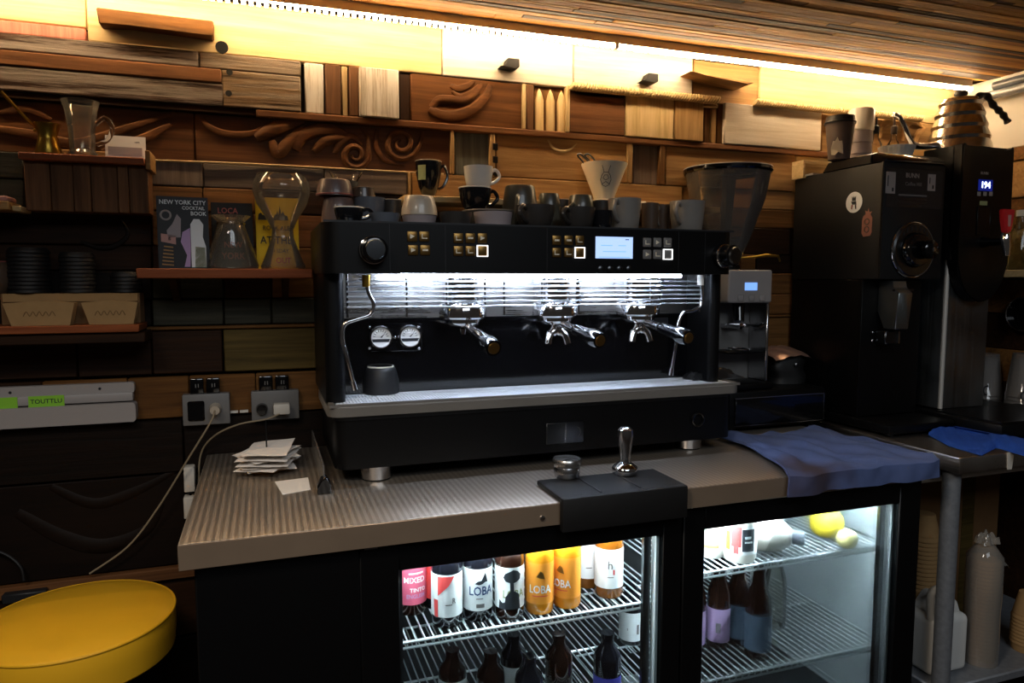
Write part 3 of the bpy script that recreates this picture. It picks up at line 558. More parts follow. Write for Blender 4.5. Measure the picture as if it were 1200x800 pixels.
# ------------------------------------------------------------------ espresso machine
em = Thing('espresso_machine', 'long black three-group espresso machine with chrome groups and a lit display', 'coffee machine', (.62, 1.69, ZC))
X0, X1, HY = .113, 1.109, 1.49
HT, HB = .118, .014
em.part('head_housing', MB().box(X0, X1, HY, 1.885, HB, HT, .038, 6, 'vert'), 'black')
em.part('top_lip', MB().box(X0+.004, X1-.004, HY+.003, HY+.008, HT, HT+.004), 'charcoal'); em.part('top_plate', MB().box(X0+.03, X1-.02, HY+.008, 1.88, HT, HT+.0015), 'gunmetal')
for px in (457, 522, 641, 795, 826):
    x = XY(px, HY); em.part('panel_seam', MB().box(x-.0006, x+.0006, HY-.0006, HY+.002, HB+.004, HT-.002), 'charcoal')
def btn(px, py, lit=False, mat='bronze'):
    p = atY(px, py, HY)
    o = em.part('button', MB().box(p.x-.011, p.x+.011, HY-.0035, HY+.002, p.z-.011, p.z+.011, .0025, 2), mat)
    if lit:
        mb = MB()
        for a, b_, c, d in ((-.0125, .0125, .0108, .0125), (-.0125, .0125, -.0125, -.0108), (-.0125, -.0108, -.0108, .0108), (.0108, .0125, -.0108, .0108)): mb.box(p.x+a, p.x+b_, HY-.0045, HY-.0005, p.z+c, p.z+d)
        em.part('light_ring', mb, 'ring_light', o)
    else:
        s = random.choice((0, 1, 2)); mb = MB()
        if s == 0: mb.box(p.x-.006, p.x+.006, HY-.0042, HY-.003, p.z-.005, p.z-.003).box(p.x-.006, p.x-.004, HY-.0042, HY-.003, p.z-.003, p.z+.005)
        elif s == 1: mb.prism([(p.x-.005, p.z-.005), (p.x+.005, p.z), (p.x-.005, p.z+.005)], 'y', HY-.0042, HY-.003)
        else: mb.box(p.x-.006, p.x+.006, HY-.0042, HY-.003, p.z-.002, p.z+.002)
        em.part('button_symbol', mb, 'cream', o)
for px, py in ((483, 277), (497, 277), (484, 293), (498, 293)): btn(px, py)
for xs, y0, y1 in (((537, 551, 565), 279, 294), ((652, 666, 679), 281.5, 296), ((758, 770, 782), 284, 298)):
    for i, px in enumerate(xs): btn(px, y0, mat='bronze' if xs[0] < 700 else 'mid_grey'); btn(px, y1, i == 2, 'bronze' if xs[0] < 700 else 'mid_grey')
a, b_ = atY(698, 277, HY), atY(741, 303, HY)
sc = em.part('display', MB().box(a.x, b_.x, HY-.0015, HY+.002, b_.z, a.z), 'lcd')
for dx, dz, wd in ((.033, -.006, .010), (-.02, -.02, .03), (.02, -.02, .02), (0, -.034, .06), (0, -.047, .08)):
    em.part('display_line', MB().box((a.x+b_.x)/2+dx-wd/2, (a.x+b_.x)/2+dx+wd/2, HY-.0018, HY-.0014, a.z+dz-.001, a.z+dz+.001), 'c_blue' if dz > -.01 else 'lcd_small', sc)
for px in (704, 715, 726, 737):
    p = atY(px, 315, HY); em.part('menu_button', MB().lathe([(.0075, 0), (.0075, .003), (.005, .0045), (0, .0045)], 0, 0, 16).xf(Matrix.Translation((p.x, HY+.0005, p.z)) @ Matrix.Rotation(PI/2, 4, 'X')), 'gunmetal')
def knob(px, py, tilt):
    p = atY(px, py, HY); Mx = Matrix.Translation((p.x, HY+.006, p.z)) @ Matrix.Rotation(tilt, 4, 'Z') @ Matrix.Rotation(PI/2, 4, 'X')
    k = em.part('steam_knob', MB().lathe([(.030, 0), (.030, .012), (.026, .014), (.026, .040), (.022, .042), (0, .042)], 0, 0, 28).xf(Mx), 'black_gloss')
    em.part('knob_ring', MB().torus((0, 0, .014), .0275, .0022, 'z', 28, 8).xf(Mx), 'chrome', k)
    em.part('knob_cap', MB().lathe([(.021, .0425), (.019, .047), (0, .0475)], 0, 0, 24).xf(Mx), 'gunmetal', k)
knob(437, 293, 0); knob(846, 300, .25)
# work light under the head
for a, b_ in ((470, 599), (602, 713), (716, 799)):
    em.part('work_light', MB().box(XY(a, 1.502), XY(b_, 1.502), 1.502, 1.514, .0055, .0135), 'led_white')
# splash back, lower back panel, uprights
PB = 1.645
em.part('splash_back', MB().box(.165, 1.075, PB, PB+.01, -.088, HB), 'steel')
em.part('back_panel', MB().box(.150, 1.09, PB-.004, PB+.02, -.262, -.088, .002), 'black_gloss')
em.part('side_upright', MB().box(.118, .160, 1.535, 1.88, -.262, HB, .018, 4, 'vert'), 'black'); em.part('side_upright', MB().box(1.072, 1.106, 1.535, 1.88, -.262, HB, .014, 4, 'vert'), 'black')
GX = [XY(543, 1.565), XY(652, 1.565), XY(750, 1.565)]
# chrome rails bulging round the groups
RY = 1.572
def bulge(x): return RY-sum(.052*math.exp(-((x-g)/.052)**4) for g in GX)
for k in range(6):
    z = -.003-.0112*k; pts = [(.168+(1.07-.168)*i/110, 0, 0) for i in range(111)]
    em.part('guard_rail', MB().tube([(x, bulge(x)-.004*(k % 2), z) for x, _, _ in pts], .0024, 6), 'rail_chrome')
for x in [.170, .40-.10, .53, .715, .89, 1.066]: em.part('rail_post', MB().cyl((x, bulge(x)+.003, -.082), (x, bulge(x)+.003, HB), .0028, n=8), 'chrome')
for g in GX:
    for s in (-1, 1): em.part('rail_post', MB().cyl((g+s*.045, bulge(g+s*.045)+.003, -.080), (g+s*.045, bulge(g+s*.045)+.003, HB), .0024, n=8), 'chrome')
# groups and portafilters
for i, gx in enumerate(GX):
    gy = 1.572
    g = em.part('group_head', MB().lathe([(.036, HB), (.036, -.050), (.052, -.054), (.055, -.058), (.055, -.084), (.051, -.088), (.030, -.088)], gx, gy, 36), 'chrome')
    em.part('group_back', MB().box(gx-.03, gx+.03, gy, PB, -.05, HB, .004), 'chrome_soft', g)
    pf = em.part('portafilter', MB().lathe([(.042, -.086), (.042, -.097), (.036, -.103), (.018, -.107), (0, -.107)], gx, gy, 30), 'chrome')
    d = Vector((.19, -1, -.20)).normalized() if i else Vector((.10, -1, -.25)).normalized()
    h0 = Vector((gx, gy, -.097))+d*.028; h1 = h0+d*.055; h2 = h0+d*.155
    em.part('handle_neck', MB().tube([h0, h1], [.0085, .010], 12), 'chrome_soft', pf)
    em.part('handle', MB().tube([h1, h1+d*.01, h1+d*.05, h2-d*.02, h2], [.011, .0135, .015, .0205, .0175], 18), 'black_gloss', pf)
    em.part('end_cap', MB().tube([h2, h2+d*.003], [.013, .012], 16), 'bronze', pf)
    if i:
        mb = MB()
        for s in (-1, 1):
            mb.tube(spline([(gx, gy-.004, -.105), (gx+s*.006, gy-.008, -.120), (gx+s*.019, gy-.014, -.130), (gx+s*.026, gy-.018, -.152)], 5), [.012]*4+[.012]*4+[.009]*8, 10)
        em.part('spout', mb, 'chrome', pf)
    else: em.part('spout', MB().tube([(gx, gy, -.112), (gx, gy, -.124)], [.008, .006], 10), 'chrome', pf)
# pressure gauges
gp = em.part('gauge_plate', MB().box(XY(431, PB), XY(493, PB), PB-.012, PB-.004, -.166, -.100, .003), 'black_gloss')
for s in ((433, 383), (491, 383), (433, 408), (491, 408), (463, 395)):
    p = atY(*s, PB-.012); em.part('screw', MB().ball((p.x, PB-.012, p.z), .0035, .002, .0035, 10, 6), 'chrome_soft', gp)
for px, py in ((446, 395), (480, 394)):
    p = atY(px, py, PB-.012); Mx = Matrix.Translation((p.x, PB-.012, p.z)) @ Matrix.Rotation(PI/2, 4, 'X')
    gg = em.part('gauge', MB().lathe([(.0275, 0), (.0275, .006), (.0255, .010), (.0228, .0105), (.0222, .0075), (.0222, .004)], 0, 0, 30).xf(Mx), 'chrome')
    em.part('dial', MB().lathe([(.0224, .0045), (0, .0045)], 0, 0, 30).xf(Mx), 'label_white', gg)
    em.part('dial_band', MB().prism([(p.x-.021, p.z-.004), (p.x+.021, p.z-.004), (p.x+.018, p.z-.011), (p.x-.018, p.z-.011)], 'y', PB-.0172, PB-.0166), 'label_ink', gg)
    mb = MB()
    for k in range(9):
        an = PI*(.05+.9*k/8); mb.box(-.0006, .0006, -.0003, .0003, .013, .018)
        for v in mb.b.verts[-8:]: v.co = (p.x+v.co.x*math.sin(an)+v.co.z*math.cos(an), PB-.0172+v.co.y, p.z+v.co.z*math.sin(an)-v.co.x*math.cos(an))
    em.part('tick_mark', mb, 'label_ink', gg, kind='stuff')
    em.part('needle', MB().prism([(p.x-.0015, p.z), (p.x+.010, p.z+.010), (p.x+.0015, p.z-.001)], 'y', PB-.0182, PB-.0174), 'label_ink', gg)
# steam wands
def wand(pts, joint, name='steam_wand'):
    s = em.part(name, MB().tube(spline(pts, 7), .0045, 10), 'chrome_soft')
    em.part('joint', MB().tube([joint[0], joint[1]], [.009, .008], 12), joint[2], s)
    e = Vector(pts[-1]); d = (e-Vector(pts[-2])).normalized(); em.part('nozzle', MB().tube([e-d*.018, e], [.006, .0065], 12), 'chrome', s)
WY = 1.515
def W(px, py, Y=WY): return tuple(atY(px, py, Y))
wand([W(429, 328), W(432, 343), W(438, 356), W(434, 368), W(418, 374), W(404, 380), W(401, 396), W(407, 420), W(416, 456, 1.53)], (Vector(W(429, 322)), Vector(W(429, 336)), 'brass'))
wand([W(821, 328), W(823, 345), W(821, 358), W(812, 364), W(801, 366), W(795, 380), W(791, 410), W(786, 439, 1.53)], (Vector(W(821, 322)), Vector(W(821, 334)), 'white_plastic'))
# plate with maker's mark on the back panel
p = atY(771, 377, PB-.006); em.part('mark_plate', MB().box(p.x-.028, p.x+.03, PB-.008, PB-.003, p.z-.011, p.z+.011, .001), 'charcoal')
# drip tray
TZ = -.260
tr = em.part('drip_tray', MB().box(.118, 1.142, 1.494, 1.80, -.286, TZ-.006, .03, 5, 'vert'), 'steel_lip')
mb = MB().box(.122, 1.138, 1.497, 1.507, TZ-.006, TZ).box(.122, .132, 1.50, PB-.005, TZ-.006, TZ).box(1.128, 1.138, 1.50, PB-.005, TZ-.006, TZ)
em.part('tray_rim', mb, 'steel_lip', tr)
mb = MB(); x = .138
while x < 1.120: mb.box(x, x+.0058, 1.510, PB-.006, TZ-.005, TZ-.0015); x += .0072
for yy in (1.515, 1.58, 1.632): mb.box(.136, 1.124, yy-.004, yy+.004, TZ-.0045, TZ-.0012)
em.part('drip_grate', mb, 'grate_steel', tr)
# lower body, legs, badge
em.part('lower_body', MB().box(.132, 1.128, 1.507, 1.88, -.402, -.286, .03, 5, 'vert'), 'black')
em.part('band', MB().box(.130, 1.130, 1.504, 1.8, -.296, -.287, .03, 5, 'vert'), 'gunmetal')
for x, yy in ((.222, 1.545), (1.032, 1.565), (.222, 1.82), (1.032, 1.82)):
    lg = em.part('leg', MB().lathe([(.034, -.402), (.034, -.431), (.030, -.432)], x, yy, 30), 'chrome_soft'); em.part('rubber_foot', MB().lathe([(.031, -.431), (.031, ZC), (0, ZC)], x, yy, 24), 'rubber', lg)
a, b_ = atY(640, 496, 1.507), atY(683, 517, 1.507)
bd = em.part('badge', MB().box(a.x, b_.x, 1.5035, 1.508, b_.z, a.z, .001), 'gunmetal'); em.part('badge_line', MB().box((a.x+b_.x)/2, (a.x+b_.x)/2+.001, 1.5028, 1.504, b_.z+.002, a.z-.002).torus((b_.x-.02, 1.5032, (a.z+b_.z)/2), .012, .0008, 'y', 20, 6, -1.3, 1.3), 'chrome_soft', bd)
p = atY(817, 491, 1.507); em.part('valve_cap', MB().torus((p.x, 1.504, p.z), .016, .004, 'y', 24, 8), 'black_gloss')
# things on the drip tray
p = atZ(447, 462, TZ); cx, cy = p.x+.004, p.y+.03
t = Thing('coffee_cup', 'black cup standing upside down on the drip tray below the gauges', 'cup', (cx, cy, TZ)); t.part('cup_body', MB().lathe([(.041, TZ), (.0415, TZ+.005), (.041, TZ+.03), (.036, TZ+.050), (.033, TZ+.058), (.030, TZ+.060), (.027, TZ+.057), (0, TZ+.056)], cx, cy, 32), 'charcoal'); t.part('foot_ring', MB().torus((cx, cy, TZ+.0605), .029, .0022, 'z', 30, 8), 'c_white')
def crumple(cx, cy, z0, rx, ry, h, seed, nu=26, nv=18):
    r = random.Random(seed); ph = [r.uniform(0, 6) for _ in range(8)]
    def f(u, v):
        a, b_ = u*2-1, v*2-1; e = max(0, 1-(a*a)**1.5)*max(0, 1-(b_*b_)**1.5)
        z = h*e**.4*(.62+.2*math.sin(5*a+ph[0]+2*b_)+.2*math.sin(8*b_+ph[1]-3*a)+.12*math.sin(13*a+ph[2])*math.cos(11*b_+ph[3]))
        return (cx+rx*a*(1+.10*math.sin(5*b_+ph[4])), cy+ry*b_*(1+.12*math.sin(6*a+ph[5])), z0+.0015+max(0, z))
    return MB().grid(f, nu, nv)
single('cleaning_cloth', crumple(1.12, 1.595, TZ, .075, .035, .030, 4), 'black_matt', 'crumpled black cloth on the end of the drip tray', 'cloth', (1.12, 1.595, TZ))
# ------------------------------------------------------------------ cups on the machine
ZT = HT+.002
ledge = Thing('wall_ledge', 'pale wooden ledge on the wall behind the machine cups', 'shelf', (.75, 1.84, .21))
lx0, lx1 = XY(474, 1.80), XY(842, 1.80)
ledge.part('ledge_board', MB().box(lx0, lx1, 1.795, 1.904, .198, .214, .002), 'pine')
for x in (lx0+.06, lx1-.06): ledge.part('bracket', MB().prism([(1.903, .198), (1.903, .12), (1.88, .12), (1.82, .198)], 'x', x-.01, x+.01), 'brown')
def cup(label, px, wpx, yt, Y, z, mat, handle=None, inv=False, group='cups stored on top of the espresso machine', hm=None, foot=.62, tilt=0, rim=None, cat='cup', name='coffee_cup', inner=None):
    Xc = XY(px, Y); m = mpp(Xc, Y); R = wpx*m/2; h = max(.012, atY(px, yt, Y).z-z)
    t = Thing(name, label, cat, (Xc, Y, z), group)
    pr = [(0, 0), (R*foot, 0), (R*(foot+.06), h*.04), (R*(foot*.35+.62), h*.28), (R*.97, h*.66), (R, h), (R*.955, h), (R*.92, h*.66), (R*(foot*.35+.55), h*.3), (R*foot*.9, h*.10), (0, h*.09)]
    if inv: pr = [(r, h-zz) for r, zz in pr]
    body = t.part('cup_body', MB().lathe([(r, z+zz) for r, zz in pr], Xc, Y, 30), mat)
    if rim: t.part('rim', MB().torus((Xc, Y, z+(0.003 if inv else h-.001)), R*.975, R*.05, 'z', 30, 8), rim, body)
    if handle is not None:
        d = Vector((math.sin(handle), -math.cos(handle), 0)); hz = lambda f: z+(h*(1-f) if inv else h*f)
        mb = MB().tube(spline([Vector((Xc, Y, hz(.82)))+d*R*.93, Vector((Xc, Y, hz(.9)))+d*R*1.28, Vector((Xc, Y, hz(.62)))+d*R*1.55, Vector((Xc, Y, hz(.34)))+d*R*1.22, Vector((Xc, Y, hz(.25)))+d*R*.80], 6), R*.12, 8)
        t.part('handle', mb, hm or mat)
    if tilt: t.o.rotation_euler = (0, tilt, 0)
    return Xc, R, h, t
Y1, Y2, Y3 = 1.548, 1.645, 1.735
def front(px): return facing(XY(px, Y1), Y1)
cup('low black cup with a handle at the end of the machine top', 410, 34, 243, Y1, ZT+.003, 'c_black', 1.5, rim='c_white', foot=.75)
cup('low dark grey bowl beside the black cup on the machine top', 452, 34, 250, Y1-.005, ZT, 'c_blue', foot=.8, cat='bowl', name='cup_bowl')
X_, R_, h_, _ = cup('pinkish cup at the bottom of the two-cup stack', 492, 40, 253, Y1, ZT, 'c_mauve', foot=.85)
cup('round beige cup turned upside down on the pinkish cup', 492, 42, 230, Y1, ZT+h_+.0006, 'c_beige', inv=True, foot=.72)
cup('low dark grey cup beside the beige cup stack', 534, 38, 249, Y1, ZT, 'c_dark', foot=.8)
cup('low whitish grey cup in front of the black saucer', 578, 45, 249, Y1, ZT, 'c_mauve', foot=.85)
cup('dark brown wide cup with its handle towards the room', 627, 46, 241, Y1, ZT, 'c_dark', front(627)-.5, foot=.7)
cup('dark wide cup with a small handle beside the dark brown cup', 676, 42, 243.5, Y1, ZT, 'c_dark', front(676)-.5, foot=.7)
cup('short black cup between the dark cup and the grey mug', 705, 25, 247, Y1-.012, ZT, 'c_black', foot=.8)
cup('grey mug with its handle in front beside the filter cone', 731, 38, 233, Y1, ZT, 'c_grey', front(731)-.4, foot=.8, cat='mug', name='coffee_mug')
cup('narrow brown mug beside the grey mug near the filter cone', 761, 20, 238, Y1+.02, ZT, 'c_brown', foot=.85, cat='mug', name='coffee_mug')
cup('dark brown mug between two grey mugs with a bright handle', 774.5, 20, 240, Y1+.055, ZT, 'c_brown', front(774)-.3, foot=.85, cat='mug', name='coffee_mug', hm='c_grey')
cup('grey mug with its handle in front beside the bean hopper', 804, 40, 236, Y1, ZT, 'c_grey', front(804)-.4, foot=.8, cat='mug', name='coffee_mug')
# second row
X_, R_, h_, _ = cup('grey cup with a reddish rim, upside down at the bottom of the tall stack', 398, 40, 232, Y2, ZT, 'c_umber', inv=True, rim='c_redrim', foot=.75)
cup('grey cup with a reddish base, upside down on top of the tall stack', 394, 42, 211, Y2, ZT+h_+.003, 'c_umber', inv=True, rim='c_redrim', foot=.75)
X_, R_, h_, _ = cup('blue-grey bowl under the small brown cup', 434, 36, 232, Y2, ZT, 'c_blue', foot=.7, cat='bowl', name='cup_bowl')
cup('small dark brown cup standing in the blue-grey bowl', 427, 28, 220, Y2, ZT+h_+.0006, 'c_brown', inv=True, foot=.85)
cup('dark cup behind the low grey bowl with a pale rim', 460, 22, 234, Y2, ZT, 'c_dark', rim='c_beige', foot=.85)
X_ = XY(572, Y2); sx = Thing('saucer', 'dark saucer under the tilted black cup', 'saucer', (X_, Y2, ZT), 'cups stored on top of the espresso machine')
sz = atY(572, 248, Y2).z-ZT
sx.part('saucer_disc', MB().lathe([(0, ZT), (.035, ZT), (.055, ZT+sz*.6), (.062, ZT+sz), (.060, ZT+sz), (.03, ZT+sz*.5), (0, ZT+sz*.5)], X_, Y2, 32), 'c_dark'); sx.part('saucer_rim', MB().torus((X_, Y2, ZT+sz), .061, .0018, 'z', 32, 6), 'c_grey')
zs = ZT+sz+.001
cup('glossy black cup with a handle and pale rim on the dark saucer', 557, 38, 220, Y2, zs, 'c_black', 1.75, rim='c_white', foot=.55)
hb = atY(557, 220, Y2).z-zs
cup('plain white cup standing in the glossy black cup', 561, 34, 195.5, Y2, zs+hb*.98, 'c_white', 1.65, foot=.72)
cup('olive-brown cup lying upside down with its handle in front', 609, 44, 218, Y2, ZT, 'c_olive', facing(XY(609, Y2), Y2)-.1, inv=True, foot=.72)
cup('dark olive cup upside down beside the olive-brown cup', 643, 30, 227, Y2+.02, ZT, 'c_olive', inv=True, foot=.7)
cup('dark olive cup upside down below the filter cone with a handle', 680, 34, 229, Y2, ZT, 'c_olive', facing(XY(680, Y2), Y2)-.6, inv=True, foot=.72)
cup('small dark cup right behind the grey mug', 704, 20, 235, Y2, ZT, 'c_dark', foot=.85, rim='c_grey')
cup('dark cup behind the olive cups with a pale rim', 657, 24, 234, Y3, ZT, 'c_dark', foot=.85, rim='c_beige')
# on the ledge
zl = .2146; YL = 1.845
Xc, R_, h_, t = cup('dark glazed tulip cup with a green label and pale rim', 503, 30, 189, YL, zl, 'c_black', 1.7, foot=.40, rim='c_beige', group=None)
a = facing(Xc, YL)-.55; t.part('green_patch', arcpatch(Xc, YL, R_*1.0, a-.35, a+.35, zl+h_*.45, zl+h_*.85, 6), 'green_label')
Xc = XY(707, YL); m = mpp(Xc, YL); R_ = 26.5*m; h_ = atY(707, 192, YL).z-zl
t = Thing('filter_cone', 'cream ceramic pour-over cone with a dark line drawing on the ledge', 'coffee dripper', (Xc, YL, zl))
t.part('cone', MB().lathe([(0, zl+.012), (R_*.42, zl+.012), (R_*.5, zl+h_*.25), (R_, zl+h_-.003), (R_, zl+h_), (R_*.96, zl+h_), (R_*.42, zl+h_*.28), (0, zl+h_*.2)], Xc, YL, 36), 'cream'); t.part('base_plate', MB().lathe([(0, zl), (R_*.66, zl), (R_*.7, zl+.006), (R_*.5, zl+.013), (0, zl+.013)], Xc, YL, 36), 'cream')
a = facing(Xc, YL)+.1
def conept(u, v):
    f = .3+.65*v; r = R_*(.5+(f-.25)/.75*.5)+.0012; an = a+u/ r
    return (Xc+r*math.sin(an), YL-r*math.cos(an), zl+h_*f)
mb = MB()
for pts in ([(-.012, .55), (-.015, .4), (-.010, .22), (0, .15), (.010, .22), (.015, .4), (.012, .55), (.006, .66), (-.006, .66), (-.012, .55)], [(-.006, .66), (-.009, .8), (-.012, .9)], [(.006, .66), (.009, .8), (.012, .9)], [(-.008, .45), (0, .38), (.008, .45), (.004, .56), (-.004, .56), (-.008, .45)], [(-.010, .25), (0, .33), (.010, .25)]):
    mb.tube([conept(*q) for q in pts], .0008, 5)
t.part('line_drawing', mb, 'label_ink')
t = Thing('spring_tongs', 'dark metal tongs with looped ends sticking out of the filter cone', 'tongs', (Xc-.02, YL, zl+h_*.3))
for dx in (0, .020):
    pts = [atY(688+dx*420, 196, YL), atY(682+dx*420, 188, YL), atY(677+dx*430, 182, YL-.01), atY(681+dx*470, 181, YL-.012), atY(690+dx*420, 190, YL), atY(697+dx*300, 200, YL)]
    t.part('tong_arm', MB().tube(spline([tuple(q) for q in pts], 5), .0028, 8), 'gunmetal')
Xb, Yb = XY(752, YL), YL-.02; m = mpp(Xb, Yb)
t = Thing('pastry_brush', 'small pale brush lying on the wall ledge behind the mugs', 'brush', (Xb, Yb, zl)); t.part('bristles', MB().box(Xb-.036, Xb-.004, Yb-.012, Yb+.012, zl, zl+.010, .003), 'off_white'); t.part('brush_handle', MB().tube([(Xb-.004, Yb, zl+.006), (Xb+.012, Yb, zl+.006), (Xb+.036, Yb, zl+.007)], [.006, .006, .004], 10), 'honey')
# glass server behind the stack
def vessel(t, prof, cx, cy, mat='glass', th=.0022, name='glass_body', n=36):
    inner = [(max(0, r-th), z+(th if i == 0 else 0)) for i, (r, z) in enumerate(prof)][::-1]
    pr = ([] if prof[0][0] == 0 else [(0, prof[0][1])])+prof+inner+([(0, prof[0][1]+th)] if prof[0][0] else [])
    return t.part(name, MB().lathe(pr, cx, cy, n), mat)
Xg = XY(407, Y3); t = Thing('glass_server', 'small glass coffee server behind the tall cup stack', 'carafe', (Xg, Y3, ZT)); z1 = atY(407, 202, Y3).z
vessel(t, [(.045, ZT), (.048, ZT+.01), (.046, ZT+.05), (.026, z1-.035), (.024, z1-.025), (.040, z1)], Xg, Y3)
t.part('collar', MB().lathe([(.0285, z1-.040), (.0285, z1-.022), (.026, z1-.022)], Xg, Y3, 24), 'charcoal')
# ------------------------------------------------------------------ left wall: boxed shelf with glasses
def Q(px, py, Y): return atY(px, py, Y)
t = Thing('boxed_wall_shelf', 'small red-brown shelf above a boarded wooden box', 'shelf', (-.36, 1.86, .15))
bx0, bx1 = -.487, -.243; ws = [0, .2, .38, .52, .74, .83, 1]
for a, b_ in zip(ws, ws[1:]): t.part('board', MB().box(bx0+(bx1-bx0)*a+.0006, bx0+(bx1-bx0)*b_-.0006, 1.83+.002*(ws.index(a) % 2), 1.90, .152, .258, .0015), 'redbrown_up')
t.part('shelf_board', MB().box(-.490, -.246, 1.808, 1.90, .259, .274, .002), 'shelf_red'); t.part('end_cleat', MB().box(-.2455, -.235, 1.812, 1.90, .250, .292, .0015), 'honey'); t.part('back_cleat', MB().box(-.470, -.246, 1.888, 1.90, .2745, .296, .0015), 'honey')
ZS = .2745
c = Vector((Q(57, 178, 1.845).x, 1.845, ZS))
t = Thing('coffee_pot', 'small brass long-handled coffee pot on the red-brown shelf', 'coffee pot', c)
t.part('pot_body', MB().lathe([(0, ZS), (.026, ZS), (.0275, ZS+.004), (.020, ZS+.032), (.0185, ZS+.044), (.024, ZS+.064), (.026, ZS+.068), (.0235, ZS+.068), (.017, ZS+.044), (.0185, ZS+.030), (.024, ZS+.004), (0, ZS+.003)], c.x, c.y, 30), 'brass')
t.part('handle', MB().tube([c+Vector((-.020, -.004, .058)), Q(30, 138, 1.82), Q(1, 107, 1.80)], [.0028, .0032, .0036], 8), 'brass'); t.part('rivet', MB().ball((c.x-.022, c.y-.006, ZS+.052), .004, u=10, v=6), 'brass')
c = Vector((Q(97, 178, 1.845).x, 1.845, ZS)); zt = Q(97, 119, 1.845).z
t = Thing('glass_mug', 'clear footed glass mug with a looped handle on the red-brown shelf', 'glass', c)
vessel(t, [(.030, ZS), (.030, ZS+.008), (.025, ZS+.014), (.027, ZS+.06), (.032, zt-.02), (.038, zt)], c.x, c.y, 'clear_glass')
t.part('handle', MB().tube(spline([c+Vector((.028, -.004, .072)), c+Vector((.048, -.006, .088)), c+Vector((.062, -.008, .066)), c+Vector((.052, -.006, .040)), c+Vector((.029, -.004, .028))], 7), .005, 10), 'glass')
a, b_ = Q(122, 153, 1.868), Q(171, 184, 1.868)
t = Thing('photo_card', 'pale photo card leaning on the shelf behind the glass mug', 'card', ((a.x+b_.x)/2, 1.87, ZS))
hh = a.z-ZS-.008; Mx = Matrix.Translation(((a.x+b_.x)/2, 1.868, ZS)) @ Matrix.Rotation(-.12, 4, 'X')
t.part('card_sheet', MB().box(a.x-(a.x+b_.x)/2, b_.x-(a.x+b_.x)/2, 0, .0012, .0005, hh).xf(Mx), 'paper'); t.part('picture', MB().box(-.036, .034, -.0006, -.0001, .012, hh*.55).xf(Mx), 'c_mauve'); t.part('pictured_mark', MB().prism([(.018, hh*.78), (.028, hh*.80), (.030, hh*.76), (.022, hh*.74)], 'y', -.0006, -.0001).xf(Mx), 'grey_plastic')
t = Thing('wooden_bracket', 'pale wooden block with a folded pink napkin on the wall', 'block', (-.57, 1.85, .15)); p = Q(25, 236, 1.82)
t.part('block', MB().box(-.72, p.x-.018, 1.80, 1.889, .150, .168, .002), 'honey'); t.part('block', MB().box(p.x-.017, p.x, 1.815, 1.889, .148, .160, .002), 'pine'); t.part('napkin', MB().box(-.70, p.x-.022, 1.81, 1.87, .1685, .180, .003), 'c_pink')
# ------------------------------------------------------------------ book shelf
SB = .026
t = Thing('book_shelf', 'red-brown wooden shelf board carrying books and glass carafes', 'shelf', (-.08, 1.83, .006))
t.part('shelf_board', MB().box(-.264, .109, 1.746, 1.903, .004, SB, .002), 'shelf_red')
for x in (-.2, .05): t.part('bracket', MB().prism([(1.903, .004), (1.903, -.05), (1.89, -.05), (1.80, .004)], 'x', x-.008, x+.008), 'dark')
def book(label, x0, x1, y0, y1, z1, cover, rz=0):
    t = Thing('book', label, 'book', ((x0+x1)/2, (y0+y1)/2, SB), 'books on the wall shelf', rz)
    t.part('front_cover', MB().box(x0, x1, y0, y0+.002, SB, z1), cover); t.part('back_cover', MB().box(x0, x1, y1-.002, y1, SB, z1), cover)
    t.part('pages', MB().box(x0+.001, x1-.002, y0+.002, y1-.002, SB+.002, z1-.003), 'off_white'); t.part('spine', MB().box(x0-.001, x0+.001, y0, y1, SB, z1), cover); return t
x0, x1, zt, y0 = -.222, -.117, .187, 1.775
t = book('grey cocktail book with a skyline cover collage and white title', x0, x1, y0, y0+.03, zt, 'charcoal', .06)
f = y0-.0004
for s, sz, dx, z in (('NEW YORK CITY', .0135, .0, zt-.013), ('COCKTAIL', .0105, .022, zt-.025), ('BOOK', .0125, .032, zt-.037)): t.part('title_lettering', text_mb(s, sz, flat((x0+x1)/2+dx, f, z), .0002, .92), 'label_white')
t.part('cover_picture', MB().torus((x0+.017, f, zt-.042), .010, .0022, 'y', 20, 6), 'grey_plastic')
def shape(pts, mat): t.part('cover_picture', MB().prism([(x0+u, SB+v) for u, v in pts], 'y', f-.0003, f+.0004), mat)
shape([(.018, .085), (.030, .100), (.040, .122), (.048, .112), (.046, .070), (.020, .070)], 'c_mauve')
shape([(.006, .06), (.036, .054), (.036, .074), (.006, .078)], 'c_pink'); shape([(.020, .063), (.026, .063), (.025, .070), (.021, .070)], 'label_ink')
for k in range(6): shape([(.006+.001*k, .008+.008*k), (.030, .006+.008*k), (.030, .009+.008*k), (.006+.001*k, .011+.008*k)], 'card')
shape([(.052, .004), (.058, .030), (.046, .060), (.050, .082), (.066, .092), (.066, .04), (.064, .004)], 'mauve'); shape([(.067, .003), (.067, .100), (.074, .112), (.086, .112), (.094, .100), (.092, .072), (.098, .05), (.098, .003)], 'label_white'); shape([(.074, .003), (.076, .05), (.096, .048), (.098, .003)], 'green_label')
x0, x1, zt, y0 = -.115, -.022, .187, 1.872
t = book('dark book with faint red lettering behind the small glass carafe', x0, x1, y0, y0+.028, zt, 'black_matt'); f = y0-.0004
for s, sz, dx, z in (('LOCA', .019, -.01, zt-.020), ('NEW', .020, .0, .085), ('YORK', .022, .0, .058)): t.part('title_lettering', text_mb(s, sz, flat((x0+x1)/2+dx, f, z), .0002, .9), 'c_redrim')
x0, x1, zt, y0 = -.014, .086, .203, 1.874
